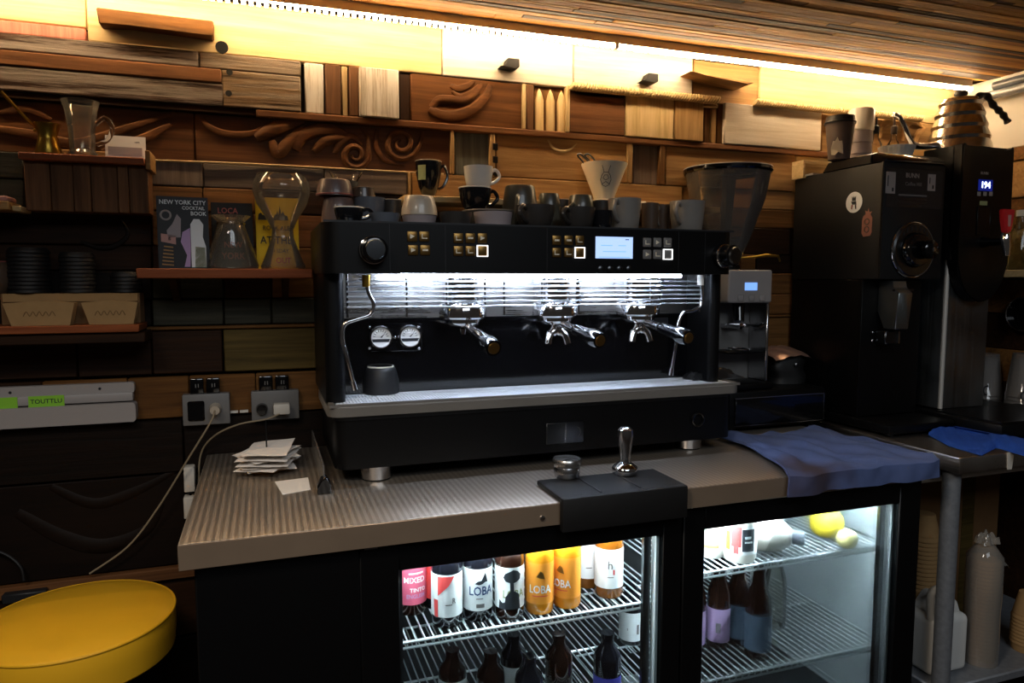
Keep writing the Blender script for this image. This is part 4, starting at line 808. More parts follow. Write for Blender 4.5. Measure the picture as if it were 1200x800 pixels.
t = book('yellow book with a black city skyline behind the hourglass carafe', x0, x1, y0, y0+.028, zt, 'yellow_book'); f = y0-.0004
def shape(pts, mat): t.part('cover_picture', MB().prism([(x0+u, SB+v) for u, v in pts], 'y', f-.0003, f+.0004), mat)
shape([(.040, .122), (.044, .136), (.048, .136), (.050, .146), (.053, .136), (.056, .158), (.059, .138), (.064, .144), (.068, .134), (.074, .134), (.076, .122)], 'label_ink'); shape([(.004, .122), (.006, .136), (.012, .140), (.016, .134), (.022, .138), (.026, .122)], 'label_ink')
for s, sz, dx, z, m_ in (('ROCK ALES', .016, 0, .128, 'label_ink'), ('AT THE', .026, -.004, .098, 'label_ink'), ('CO SDAY', .014, 0, .072, 'label_ink'), ('OUT', .020, .012, .048, 'red')): t.part('title_lettering', text_mb(s, sz, flat((x0+x1)/2+dx, f, z), .0002, .85), m_)
cx, cy = XY(272, 1.807), 1.807; zt = Q(272, 253, 1.807).z; SBc = SB+.0008
t = Thing('glass_carafe', 'small tapered glass carafe in front of the dark book', 'carafe', (cx, cy, SBc)); vessel(t, [(.058, SBc), (.060, SBc+.008), (.030, zt-.022), (.029, zt-.015), (.044, zt)], cx, cy, 'clear_glass'); t.part('pour_ring', MB().torus((cx, cy, zt-.018), .0305, .0022, 'z', 28, 6), 'thin_glass')
cx, cy = XY(332, 1.80), 1.80; zt = Q(332, 206, 1.80).z; hgt = zt-SBc
t = Thing('hourglass_carafe', 'tall hourglass-shaped glass carafe in front of the yellow book', 'carafe', (cx, cy, SBc))
vessel(t, [(.050, SBc), (.052, SBc+.006), (.045, SBc+hgt*.10), (.026, SBc+hgt*.33), (.0245, SBc+hgt*.42), (.034, SBc+hgt*.52), (.058, SBc+hgt*.70), (.0665, SBc+hgt*.83), (.064, SBc+hgt*.93), (.055, SBc+hgt)], cx, cy, 'clear_glass'); t.part('lip', MB().torus((cx, cy, zt), .0545, .002, 'z', 32, 6), 'thin_glass')
# ------------------------------------------------------------------ lids and sleeves shelf
t = Thing('lid_shelf', 'two-layer dark red wooden shelf for cup lids and sleeves', 'shelf', (-.6, 1.84, -.14))
t.part('shelf_board', MB().box(-1.1, -.268, 1.775, 1.895, -.116, -.099, .002), 'shelf_red'); t.part('shelf_board', MB().box(-1.1, -.258, 1.785, 1.893, -.140, -.1175, .002), 'dark')
t = Thing('cardboard_box', 'flat cardboard box under the black cup lids', 'box', (-.40, 1.865, -.0988)); t.part('box_body', MB().box(-.545, -.272, 1.832, 1.893, -.0988, -.030, .001), 'card_dark'); t.part('box_flap', MB().box(-.540, -.276, 1.829, 1.8318, -.048, -.030), 'card')
for k, (a, b_, lab) in enumerate(((2, 86, 'wider stack of kraft cup sleeves under the tall lid stacks'), (94, 160, 'narrower stack of kraft cup sleeves beside the shelf end'))):
    x0, x1 = XY(a, 1.80), XY(b_, 1.80); t = Thing('cup_sleeves', lab, 'cup sleeves', ((x0+x1)/2, 1.80, -.0988), 'kraft sleeves on the lid shelf')
    for j in range(4): t.part('sleeve', MB().prism([(x0+.014, -.0985), (x1-.010, -.0985), (x1, -.050), ((x0+x1)/2, -.045), (x0, -.050)], 'y', 1.785+.009*j, 1.7915+.009*j), 'card')
    t.part('printed_mark', MB().tube(spline([((x0+x1)/2-.03+.006*q, 1.7846, -.074+(.006 if q % 2 else -.004)) for q in range(11)], 3), .0008, 5), 'card_dark')
LID = 'black lids stacked on the cardboard box'
def lid_stack(px, n, R, labels):
    cx = XY(px, 1.862); z = -.0296
    me = None
    for k in range(n):
        if me is None:
            o = single('cup_cover', MB().lathe([(R, z), (R*1.04, z+.002), (R*1.02, z+.006), (R*.94, z+.010), (R*.90, z+.013), (0, z+.012)], cx, 1.862, 30), 'black_matt', labels, 'lid', (cx, 1.862, z), LID); me = o.data
        else:
            o = bpy.data.objects.new('cup_cover', me); C.objects.link(o); o.location = (cx+random.uniform(-.001, .001), 1.862, z+H+k*.0088); o['label'] = labels if k < n-1 else 'topmost '+labels; o['category'] = 'lid'; o['group'] = LID
lid_stack(33, 11, .040, 'black cup lid in the wide leftmost-standing stack of lids'.replace('leftmost-standing', 'tall')); lid_stack(90, 10, .035, 'black cup lid in the slim tall stack of lids'); lid_stack(146, 5, .031, 'black cup lid in the short stack of lids')
t = Thing('small_bowl', 'small brown bowl beside the wide stack of lids', 'bowl', (XY(-6, 1.862), 1.862, -.0296)); t.part('bowl_body', MB().lathe([(0, -.0296), (.02, -.0296), (.034, -.005), (.032, .03), (.024, .04), (.022, .038), (0, .0)], XY(-6, 1.862), 1.862, 24), 'c_brown'); t.part('bowl_rim', MB().torus((XY(-6, 1.862), 1.862, .04), .023, .002, 'z', 24, 6), 'c_redrim')
# ------------------------------------------------------------------ ticket rail, outlets, cords
t = Thing('cable_tray', 'long grey plastic cable tray on the wall with green tape labels', 'cable tray', (-.6, 1.885, -.335)); rx = -.297
t.part('top_step', MB().box(-1.15, rx-.003, 1.882, 1.8995, -.268, -.243, .006, 3, 'y'), 'grey_plastic'); t.part('middle_step', MB().box(-1.15, rx-.006, 1.876, 1.8995, -.287, -.266, .003, 2), 'grey_plastic'); t.part('front_face', MB().box(-1.15, rx, 1.868, 1.8995, -.336, -.290, .008, 3, 'y'), 'grey_plastic')
for a, b_, s in ((-60, 10, ''), (23, 66, 'TOUTTLU')):
    x0, x1 = XY(a, 1.875), XY(b_, 1.875); tp = t.part('tape_label', MB().box(x0, x1, 1.8745, 1.8758, -.291, -.265), 'green_tape')
    if s: t.part('lettering', text_mb(s, .014, flat((x0+x1)/2, 1.8742, -.278), .0001, 1.0), 'label_ink', tp)
for px in (2, 109): x = XY(px, 1.882); t.part('screw', MB().cyl((x, 1.8805, -.255), (x, 1.884, -.255), .003, n=10), 'charcoal')
def outlet(label, xa, xb, ya, yb, ua, ub, va, vb):
    a, b_ = Q(xa, ya, 1.88), Q(xb, yb, 1.88); c_, d = Q(ua, va, 1.89), Q(ub, vb, 1.89)
    t = Thing('wall_outlet', label, 'outlet', ((a.x+b_.x)/2, 1.895, b_.z), 'outlets on the wall behind the worktop')
    t.part('cover_plate', MB().box(a.x, b_.x, 1.880, 1.906, b_.z, a.z, .003, 2), 'mid_grey'); m_ = (c_.x+d.x)/2
    for u, v in ((c_.x, m_-.003), (m_+.003, d.x)):
        s = t.part('socket', MB().box(u, v, 1.888, 1.906, d.z+.001, c_.z, .003, 2), 'black_gloss'); t.part('pin_slot', MB().box((u+v)/2-.003, (u+v)/2-.001, 1.8872, 1.889, (c_.z+d.z)/2, (c_.z+d.z)/2+.009).box((u+v)/2+.003, (u+v)/2+.005, 1.8872, 1.889, (c_.z+d.z)/2, (c_.z+d.z)/2+.009), 'mid_grey', s)
    return t, a, b_
t, a, b_ = outlet('grey wall outlet with a beige round plug beside the cable tray', 213, 270, 463, 496, 222, 258, 444, 463)
t.part('outlet_face', MB().box(a.x+.012, a.x+.05, 1.874, 1.880, b_.z+.012, a.z-.016, .003), 'black_gloss')
pl = Q(252, 480, 1.862); t = Thing('power_plug', 'beige round plug with a cord falling towards the yellow stool', 'plug', (pl.x, 1.87, pl.z-.014)); t.part('plug_body', MB().cyl((pl.x, 1.8795, pl.z), (pl.x, 1.850, pl.z), .015, .011, 16), 'c_beige')
t.part('cord', MB().tube(spline([(pl.x, 1.851, pl.z), Q(247, 494, 1.835), Q(222, 535, 1.84), Q(185, 595, 1.86), Q(150, 640, 1.87), Q(105, 672, 1.882)], 8), .0023, 8), 'cord')
t, a, b_ = outlet('grey wall outlet with a white adapter behind the receipt spike', 294, 351, 459, 490, 303, 339, 441, 459)
t.part('outlet_face', MB().cyl((a.x+.025, 1.880, b_.z+.03), (a.x+.025, 1.868, b_.z+.03), .015, .013, 18), 'black_gloss')
pl = Q(330, 479, 1.86); t = Thing('power_adapter', 'white rectangular adapter with a cord curving down behind the worktop', 'adapter', (pl.x, 1.87, pl.z-.014)); t.part('adapter_body', MB().box(pl.x-.020, pl.x+.020, 1.848, 1.8795, pl.z-.013, pl.z+.014, .004, 2), 'off_white')
t.part('cord', MB().tube(spline([(pl.x-.005, 1.85, pl.z-.01), Q(312, 491, 1.845), Q(280, 497, 1.85), Q(252, 510, 1.87), Q(236, 530, 1.899), (Q(232, 545, 1.899).x, 1.899, -.50), (Q(230, 560, 1.899).x, 1.899, -.58)], 7), .0022, 8), 'cord')
p = Q(281, 482, 1.90); single('cable_label', MB().box(p.x-.022, p.x-.004, 1.898, 1.9045, p.z-.003, p.z+.003).box(p.x, p.x+.02, 1.898, 1.9045, p.z-.003, p.z+.003), 'off_white', 'thin white plug strip on the wall between the two outlets', 'plug strip', (p.x, 1.9, p.z-.003))
for k, (ya, yb) in enumerate(((547, 575), (582, 606))):
    a, b_ = Q(215, ya, 1.88), Q(229, yb, 1.88); t = Thing('power_brick', ('white power brick on the wall beside the worktop end, upper one', 'white power brick on the wall beside the worktop end, lower one')[k], 'adapter', ((a.x+b_.x)/2, 1.89, b_.z), 'power bricks beside the worktop')
    t.part('brick_body', MB().box(a.x, b_.x, 1.872, 1.9045, b_.z, a.z, .003, 2), 'off_white'); t.part('brick_cord', MB().tube([((a.x+b_.x)/2, 1.89, b_.z), ((a.x+b_.x)/2, 1.89, b_.z-.02)], .003, 8), 'black')
# ------------------------------------------------------------------ on the worktop
sx, sy = -.005, 1.70
t = Thing('receipt_spike', 'metal bill spike standing on the worktop', 'bill spike', (sx, sy, ZC)); t.part('base', MB().lathe([(0, ZC), (.048, ZC), (.050, ZC+.004), (.045, ZC+.008), (0, ZC+.009)], sx, sy, 30), 'bronze'); zt = Q(313, 491, sy).z; t.part('needle', MB().tube([(sx, sy, ZC+.008), (sx, sy, zt-.01), (sx, sy, zt)], [.0018, .0018, .0004], 8), 'gunmetal')
r = random.Random(5)
for k in range(10):
    z = ZC+.012+k*.0042; an = r.uniform(-.5, .5); w_, d_ = r.uniform(.038, .058), r.uniform(.05, .075); ph = r.uniform(0, 6); ox, oy = r.uniform(-.008, .008), r.uniform(-.008, .008)
    def fn(u, v):
        x, y_ = (u*2-1)*w_+ox, (v*2-1)*d_+oy; X_ = x*math.cos(an)-y_*math.sin(an); Y_ = x*math.sin(an)+y_*math.cos(an); rr = math.hypot(x, y_)
        return (sx+X_, sy+Y_, z+.0012*math.sin(5*u+ph)-.10*rr*rr*(1 if k > 3 else .2)+(.010*u*v if k == 9 else 0)+.0008*math.sin(9*v+ph))
    single('receipt', MB().grid(fn, 8, 8), 'paper', 'crumpled white paper receipt stuck on the bill spike', 'receipt', (sx, sy, z), 'receipts on the bill spike')
c0, c1, c2, c3 = (atZ(*q, ZC) for q in ((322, 565), (361, 560), (364, 574), (331, 580)))
t = MB(); vs_ = [[t.b.verts.new((q.x, q.y, ZC+h_)) for q in (c0, c1, c2, c3)] for h_ in (.0006, .0016)]; t.skin(vs_)
single('blank_card', t, 'paper', 'blank white card lying on the worktop beside the clear strip', 'card', (c0.x, c0.y, ZC+.0006))
t = Thing('acrylic_strip', 'clear upright plastic strip with a black end clip beside the machine', 'plastic strip', (.104, 1.66, ZC)); t.part('clear_sheet', MB().box(.1035, .1065, 1.475, 1.84, ZC, ZC+.055), 'cup_plastic'); t.part('end_clip', MB().prism([(.090, ZC), (.118, ZC), (.118, ZC+.022), (.110, ZC+.034), (.100, ZC+.030), (.090, ZC+.014)], 'y', 1.458, 1.490, .002), 'black_gloss')
# tamping mat hanging over the edge, tamper and levelling tool
t = Thing('tamping_mat', 'black rubber tamping mat folded over the worktop edge', 'mat', (.675, 1.31, ZC)); ma, mb_ = .535, .818
t.part('mat_top', MB().box(ma, mb_, 1.244, 1.375, ZC+.0005, ZC+.012, .004, 2), 'rubber'); t.part('mat_lip', MB().box(ma, mb_, 1.234, 1.2515, -.492, ZC+.0115, .004, 2), 'rubber')
for x in (ma+.09, ma+.18): t.part('rib', MB().box(x-.002, x+.002, 1.250, 1.37, ZC+.012, ZC+.0135), 'charcoal')
ZM = ZC+.0138; p = atZ(672, 563, ZM); cx, cy = p.x, p.y+.035
t = Thing('levelling_tool', 'round steel coffee levelling tool on the black mat', 'distribution tool', (cx, cy, ZM)); t.part('base_disc', MB().lathe([(0, ZM), (.026, ZM), (.027, ZM+.004), (.027, ZM+.008), (.0285, ZM+.009), (.0285, ZM+.022), (.027, ZM+.024), (0, ZM+.024)], cx, cy, 36), 'chrome_soft'); t.part('cap_disc', MB().lathe([(0, ZM+.0242), (.030, ZM+.0242), (.0315, ZM+.027), (.0315, ZM+.036), (.029, ZM+.040), (0, ZM+.041)], cx, cy, 36), 'steel')
p = atZ(738, 558, ZM); cx, cy = p.x+.003, p.y+.028
t = Thing('tamper', 'steel coffee tamper with a bulbous handle on the black mat', 'tamper', (cx, cy, ZM)); t.part('base', MB().lathe([(0, ZM), (.0275, ZM), (.0285, ZM+.002), (.0285, ZM+.012), (.026, ZM+.016), (.012, ZM+.026), (0, ZM+.027)], cx, cy, 36), 'chrome'); t.part('handle', MB().lathe([(.0115, ZM+.0262), (.011, ZM+.034), (.015, ZM+.066), (.0175, ZM+.084), (.0165, ZM+.096), (.010, ZM+.102), (0, ZM+.103)], cx, cy, 30), 'chrome_soft')
# towel over the worktop end
rt = random.Random(9)
def towel(u, v):
    x = 1.085+.435*u+.02*math.sin(4*v)*(1-u)-(.0+.10*v*(1-u)*-1 if 0 else 0)
    s = v*.402; dep = .345
    bump = .004*math.sin(17*u+3*v)+.003*math.sin(11*v+9*u)+.0025*math.sin(31*u-13*v)+.0018*math.sin(23*v+19*u)*math.sin(27*u)
    wob = .018*math.sin(5*u+1)+.010*math.sin(13*u)
    if s < dep: return (x+.07*(1-s/dep)*(1-u), 1.600-s-.0*wob, ZC+.009+bump+.008*math.exp(-((u-.12)/.05)**2))
    e = s-dep; q = min(1, e/.012); return (x, 1.250-.012*math.sin(q*PI/2)+bump*.8, ZC+.006-max(0, e-.006)*(.86+.9*wob)+bump*.2)
single('bar_towel', MB().grid(towel, 60, 60, .004), 'towel', 'faded blue bar towel with a brown stain hanging over the worktop edge', 'towel', (1.3, 1.42, ZC))
# ------------------------------------------------------------------ knock box and espresso grinder beside the machine
t = Thing('knock_box', 'low black drawer box with a thin steel frame under the small grinder', 'drawer box', (1.42, 1.78, ZC)); kx0, kx1, ky, kz = 1.235, 1.572, 1.668, -.318
t.part('box_body', MB().box(kx0, kx1, ky, 1.89, ZC+.012, kz, .004, 2), 'black'); t.part('drawer_front', MB().box(kx0+.015, kx1-.012, ky-.006, ky-.0005, ZC+.022, kz-.018, .002), 'black_gloss')
mb = MB()
for a, b_, c_, d in ((kx0+.012, kx1-.010, kz-.018, kz-.0155), (kx1-.0115, kx1-.009, ZC+.02, kz-.018), (kx0+.012, kx1-.010, ZC+.020, ZC+.022)): mb.box(a, b_, ky-.008, ky-.0005, c_, d)
t.part('drawer_frame', mb, 'chrome_soft')
for x in (kx0+.03, kx1-.03):
    for yy in (1.70, 1.86): t.part('foot', MB().cyl((x, yy, ZC), (x, yy, ZC+.012), .012, n=12), 'rubber')
ZK = kz+.001; gx0, gx1, gy = XY(856, 1.70), XY(906, 1.70), 1.70
t = Thing('espresso_grinder', 'grey on-demand espresso grinder with a large clear bean hopper', 'coffee grinder', ((gx0+gx1)/2, 1.79, ZK)); gm = (gx0+gx1)/2; GT = Q(880, 316, gy).z
t.part('base', MB().box(gx0-.012, gx1+.004, gy-.015, 1.885, ZK, ZK+.02, .006, 2), 'black')
t.part('rear_body', MB().box(gx0-.005, gx1, gy+.085, 1.885, ZK+.02, GT-.004, .012, 3, 'vert'), 'mid_grey')
t.part('side_wing', MB().box(gx0-.065, gx0-.004, gy+.06, 1.88, ZK+.0005, GT-.006, .026, 5, 'vert'), 'steel_z')
t.part('head', MB().box(gx0-.004, gx1+.001, gy, gy+.088, GT-.095, GT, .006, 3), 'grey_plastic')
t.part('side_rail', MB().box(gx1-.012, gx1-.002, gy+.004, gy+.084, ZK+.02, GT-.095, .003), 'chrome_soft')
a, b_ = Q(873, 331, gy), Q(887, 340, gy); t.part('display', MB().box(a.x, b_.x, gy-.0015, gy+.001, b_.z, a.z), 'lcd_small')
for px in (868, 881, 893):
    p = Q(px, 349, gy); t.part('button', MB().box(p.x-.010, p.x+.010, gy-.002, gy+.001, p.z-.009, p.z+.009, .003, 2), 'grey_plastic')
t.part('chute', MB().tube([(gm-.005, gy+.05, GT-.095), (gm-.012, gy+.035, GT-.150)], [.018, .015], 16), 'black_gloss')
fk = Q(875, 382, gy+.03); mb = MB().tube([(gm-.035, gy+.085, fk.z), (gm-.035, gy-.005, fk.z), (gm-.040, gy-.014, fk.z+.008)], .006, 8).tube([(gm+.030, gy+.085, fk.z), (gm+.030, gy-.005, fk.z), (gm+.035, gy-.014, fk.z+.008)], .006, 8).box(gm-.04, gm+.036, gy+.06, gy+.085, fk.z-.006, fk.z+.006); t.part('portafilter_fork', mb, 'chrome_soft')
dk = Q(875, 410, gy+.03); t.part('spill_tray', MB().box(gx0+.004, gx1-.014, gy+.006, gy+.084, dk.z-.008, dk.z, .003), 'black'); t.part('tray_rim', MB().torus((gm-.004, gy+.045, dk.z+.002), .035, .003, 'z', 28, 6), 'chrome_soft')
hx, hy = XY(849, 1.80), 1.795; hz1 = Q(849, 203, hy).z; hz0 = GT+.004
t.part('hopper', MB().lathe([(.034, hz0), (.040, hz0+.02), (.072, hz0+(hz1-hz0)*.35), (.108, hz0+(hz1-hz0)*.72), (.122, hz1), (.119, hz1), (.105, hz0+(hz1-hz0)*.72), (.069, hz0+(hz1-hz0)*.35), (.036, hz0+.022), (.031, hz0)], hx, hy, 40), 'hopper_plastic')
t.part('hopper_collar', MB().lathe([(.042, GT-.006), (.042, GT+.014), (.036, GT+.016)], hx, hy, 28), 'black')
t.part('coffee_beans', MB().lathe([(0, hz0+.004), (.033, hz0+.006), (.060, hz0+(hz1-hz0)*.30), (.055, hz0+(hz1-hz0)*.33), (.02, hz0+(hz1-hz0)*.26), (0, hz0+(hz1-hz0)*.25)], hx, hy, 28), 'coffee')
t.part('hopper_lid', MB().lathe([(.124, hz1-.002), (.128, hz1+.003), (.128, hz1+.011), (.120, hz1+.014), (.06, hz1+.016), (0, hz1+.016)], hx, hy, 40), 'black_gloss'); t.part('lid_rim', MB().torus((hx, hy, hz1+.012), .125, .0025, 'z', 40, 6), 'grey_plastic')
t.part('inner_fin', MB().prism([(hx-.012, hz0+.03), (hx+.0, hz0+.03), (hx+.022, hz1-.01), (hx-.010, hz1-.01)], 'y', hy-.012, hy+.012), 'charcoal')
lv = Q(868, 301, hy); t.part('slide_lever', MB().tube([Q(862, 302, 1.80), Q(884, 301, 1.78), Q(898, 299, 1.77), Q(912, 300, 1.77), Q(914, 306, 1.77)], [.003, .004, .0055, .004, .003], 10), 'brass')
# coffee bag
bx = XY(934, 1.76); z0 = kz+.0005; t = Thing('coffee_bag', 'black coffee bag with a shiny folded foil top beside the small grinder', 'bag', (bx, 1.78, z0))
def bag(u, v):
    a = u*2*PI; w_ = .066*(1-.15*v)*(1+.06*math.sin(3*a+4*v)); return (bx+w_*math.cos(a)+.006*math.sin(9*v), 1.79+.045*(1-.25*v)*math.sin(a)*(1+.08*math.sin(4*a)), z0+.088*v+.004*math.sin(2*a)*v)
t.part('bag_body', MB().grid(bag, 28, 8), 'black_matt')
def foil(u, v): x = (u*2-1); return (bx+.075*x, 1.79+.05*(v*2-1)*(1-.15*x*x), z0+.098+.012*math.cos(1.8*x)-.022*(v-1)**2+.0015*math.sin(11*x+5*v)+.001*math.sin(9*v)-.02*(x > .6)*(x-.6))
t.part('foil_top', MB().grid(foil, 24, 10), 'foil'); t.part('valve', MB().ball((bx-.002, 1.7435, z0+.06), .006, .003, .006, 12, 8), 'chrome_soft')
# ------------------------------------------------------------------ steel table at the right end
t = Thing('steel_table', 'stainless steel work table with round galvanised legs', 'table', (1.97, 1.57, -H)); tx0 = 1.602
t.part('table_top', MB().box(tx0, 2.362, 1.250, 1.892, -.478, ZC, .006, 2), 'steel_y')
for x, yy in ((1.640, 1.300), (2.32, 1.30), (1.640, 1.85), (2.32, 1.85)): t.part('leg', MB().cyl((x, yy, -H), (x, yy, -.478), .0215, n=20), 'galvanised')
UZ = -1.06
t.part('under_shelf', MB().box(1.62, 2.34, 1.29, 1.87, UZ-.025, UZ, .004), 'galvanised')
t.part('cross_rail', MB().tube([(1.64, 1.42, -.545), (2.32, 1.42, -.545)], .008, 10), 'white_plastic')
# stored below
bx = Thing('cardboard_carton', 'brown cardboard carton stored under the steel table', 'carton', (2.0, 1.70, UZ)); bx.part('carton_body', MB().box(1.82, 2.18, 1.56, 1.85, UZ+.0005, -.60, .003), 'card_dark'); bx.part('tape', MB().box(2.02, 2.07, 1.5585, 1.5598, UZ+.02, -.602), 'mustard')
def stack(label, cx, cy, R, n, z, step, name='paper_cups', mat='card', wrap=False, r0=.72):
    t = Thing(name, label, 'cup stack' if not wrap else 'cup sleeve', (cx, cy, z))
    prof = []
    for k in range(n): prof += [(R*.97, z+.02+k*step), (R*1.03, z+.022+k*step), (R*1.03, z+.026+k*step)]
    t.part('stacked_cups', MB().lathe([(0, z), (R*.9, z)]+prof+[(R*.9, z+n*step+.024), (0, z+n*step+.022)], cx, cy, 26), mat)
    if wrap:
        zt = z+n*step+.03; t.part('plastic_wrap', MB().lathe([(R*1.1, z), (R*1.14, z+.05), (R*1.10, z+.15), (R*1.15, z+n*step*.7), (R*1.12, zt), (R*.6, zt+.03), (R*.22, zt+.042)], cx, cy, 22), 'wrap')
        r = random.Random(2); t.part('twisted_knot', crumple(cx, cy, zt+.036, .028, .022, .034, 6, 12, 10), 'wrap'); t.part('wrap_tail', MB().grid(lambda u, v: (cx+R*.9+.05*u, cy-.01+.02*v, zt-.005-.035*u+.018*(v-.5)*u+.006*math.sin(9*u)), 8, 5), 'wrap')
    else: t.part('top_cup', MB().lathe([(R*.95, z+n*step+.024), (R*.62, z+n*step+.085), (0, z+n*step+.085)], cx, cy, 26), mat)
cxx = Xat(1152, 1.36, -.85)
stack('tall plastic-wrapped sleeve of kraft cups in front of the carton', cxx, 1.36, .040, 26, UZ+.0005, .0105, wrap=True)
stack('upside-down stack of kraft cups behind the white jug', Xat(1083, 1.50, -.75), 1.50, .042, 24, UZ+.0005, .0125)
stack('short stack of kraft cups near the wrapped sleeve', Xat(1205, 1.36, -.95), 1.36, .040, 8, UZ+.0005, .0105)
jx, jy = Xat(1098, 1.385, -.95), 1.385
t = Thing('plastic_jug', 'white plastic canister with a moulded handle under the steel table', 'canister', (jx, jy, UZ)); t.part('jug_body', MB().box(jx-.072, jx+.06, jy-.05, jy+.06, UZ+.0005, -.90, .018, 4), 'white_plastic'); t.part('shoulder', MB().prism([(jx-.05, -.902), (jx+.045, -.902), (jx+.030, -.865), (jx-.01, -.855)], 'y', jy-.035, jy+.045, .006), 'white_plastic')
t.part('handle', MB().tube(spline([(jx-.062, jy-.03, -.905), (jx-.064, jy-.03, -.835), (jx-.035, jy-.03, -.825), (jx-.005, jy-.03, -.845), (jx+.004, jy-.03, -.87)], 6), .010, 10), 'white_plastic'); t.part('cap', MB().cyl((jx+.025, jy, -.868), (jx+.025, jy, -.842), .019, n=20), 'navy')
# ------------------------------------------------------------------ bulk coffee grinder
g = Thing('bulk_coffee_grinder', 'tall black bulk coffee grinder with a round dial and steel chute', 'coffee grinder', (1.74, 1.72, ZC)); a0, a1, gf, gb = 1.625, 1.858, 1.542, 1.89
GZ = .326
g.part('upper_body', MB().box(a0, a1, gf, gb, .002, GZ, .004, 2), 'black_matt'); g.part('lower_body', MB().box(a0+.002, a1-.002, 1.600, gb, ZC+.035, .0015, .003), 'black')
g.part('base_plate', MB().box(a0-.008, a1+.004, 1.475, gb, ZC+.008, ZC+.034, .004, 2), 'black')
for x in (a0+.02, a1-.02):
    for yy in (1.50, 1.86): g.part('foot', MB().cyl((x, yy, ZC), (x, yy, ZC+.008), .012, n=12), 'rubber')
g.part('edge_trim', MB().box(a0-.0012, a0+.004, gf-.0012, gf+.003, .004, GZ), 'gunmetal'); g.part('edge_trim', MB().box(a0+.001, a0+.003, 1.5985, 1.602, ZC+.036, .0), 'gunmetal')
ld = g.part('hopper_lid', MB().prism([(gf-.004, GZ+.0005), (gf-.004, GZ+.010), (gf+.03, GZ+.030), (gf+.21, GZ+.030), (gf+.235, GZ+.0005)], 'x', a0+.004, a1-.004, .003), 'black_gloss')
g.part('lid_window', MB().prism([(gf+.045, GZ+.003), (gf+.045, GZ+.026), (gf+.20, GZ+.026), (gf+.222, GZ+.003)], 'x', a0+.0005, a0+.0042), 'gunmetal', ld)
g.part('rear_plate', MB().box(a0-.003, a1, gb-.085, gb, GZ, GZ+.006), 'grey_plastic')
a, b_ = Q(1040, 194, gf), Q(1100, 245, gf)
lp = g.part('label_panel', MB().box(a0+.014, a1-.012, gf-.0012, gf+.001, b_.z, a.z-.006), 'charcoal')
lc = (a0+a1)/2+.002
for s, sz, px, py, mt in (('BUNN', .018, 1069, 206, 'grey_plastic'), ('Coffee Mill', .014, 1070, 216, 'mid_grey')): p = Q(px, py, gf); g.part('lettering', text_mb(s, sz, flat(p.x, gf-.0016, p.z), .0002), mt, lp)
for px0, px1, py0, py1 in ((1038, 1048, 201, 227), (1087, 1095, 204, 224)):
    a, b_ = Q(px0, py0, gf), Q(px1, py1, gf); st_ = g.part('sticker', MB().box(a.x, b_.x, gf-.0022, gf-.0014, b_.z, a.z), 'grey_plastic'); g.part('sticker_print', MB().box(a.x+.006, a.x+.009, gf-.0026, gf-.0022, b_.z+.02, a.z-.01).box(b_.x-.012, b_.x-.006, gf-.0026, gf-.0022, b_.z+.006, b_.z+.016), 'charcoal', st_)
for k in range(4): p = Q(1070, 229+4.2*k, gf); g.part('caution_print', MB().box(p.x-.055, p.x+.05-.02*(k == 3), gf-.0016, gf-.0011, p.z-.0022, p.z+.0022), 'mid_grey' if k == 0 else 'gunmetal', lp)
# side stickers
p = atX_ = None
def atX(px, py, X): r_ = ray(px, py); return r_*(X/r_.x)
p = atX(1001, 237, a0-.001); Mx = Matrix.Translation((a0-.0012, p.y, p.z)) @ Matrix.Rotation(-PI/2, 4, 'Y')
s = g.part('round_sticker', MB().lathe([(.030, 0), (.030, .0008), (0, .0008)], 0, 0, 30).xf(Mx), 'label_white')
def fig(pts, mt): g.part('sticker_print', MB().prism([(p.y-u, p.z+v) for u, v in pts], 'x', a0-.0026, a0-.0019), mt, s)
fig([(-.007, .004), (-.007, .018), (-.003, .012), (0, .018), (.003, .012), (.007, .018), (.007, .004)], 'label_ink'); fig([(-.010, .003), (.008, .003), (.010, -.008), (-.006, -.006)], 'label_ink'); fig([(-.008, -.006), (-.003, -.007), (-.006, -.020), (-.010, -.018)], 'c_redrim'); fig([(.004, -.008), (.009, -.008), (.010, -.020), (.006, -.020)], 'label_ink')
p = atX(1016, 263, a0-.001); s = g.part('brown_sticker', MB().prism([(p.y+u, p.z+v) for u, v in ((-.013, -.032), (-.018, -.022), (-.018, .018), (-.011, .028), (-.016, .036), (-.007, .034), (-.004, .046), (0, .036), (.008, .040), (.006, .030), (.014, .024), (.018, .012), (.018, -.024), (.011, -.034))], 'x', a0-.0016, a0-.0008), 'sticker_brown')
for dz in (.008, -.014): g.part('sticker_print', MB().torus((a0-.0018, p.y, p.z+dz), .008, .0016, 'x', 16, 5), 'c_brown', s)
# dial, knob, chute
dc = Q(1068, 293, gf); Mx = Matrix.Translation((dc.x, gf+.0005, dc.z)) @ Matrix.Rotation(PI/2, 4, 'X')
d = g.part('dial_ring', MB().lathe([(.078, 0), (.078, .006), (.072, .012), (.050, .012), (.050, 0)], 0, 0, 40).xf(Mx), 'gunmetal'); g.part('dial_bezel', MB().torus((0, 0, .006), .077, .003, 'z', 40, 8).xf(Mx), 'chrome', d)
for k in range(7): an = PI*(.25+.5*k/6); g.part('dial_mark', MB().box(dc.x+.062*math.cos(an)-.0015, dc.x+.062*math.cos(an)+.0015, gf-.0128, gf-.0115, dc.z+.062*math.sin(an)-.006, dc.z+.062*math.sin(an)+.006), 'label_ink', d)
g.part('dial_knob', MB().lathe([(.049, 0), (.047, .024), (.042, .030), (0, .031)], 0, 0, 32).xf(Mx), 'black_gloss', d)
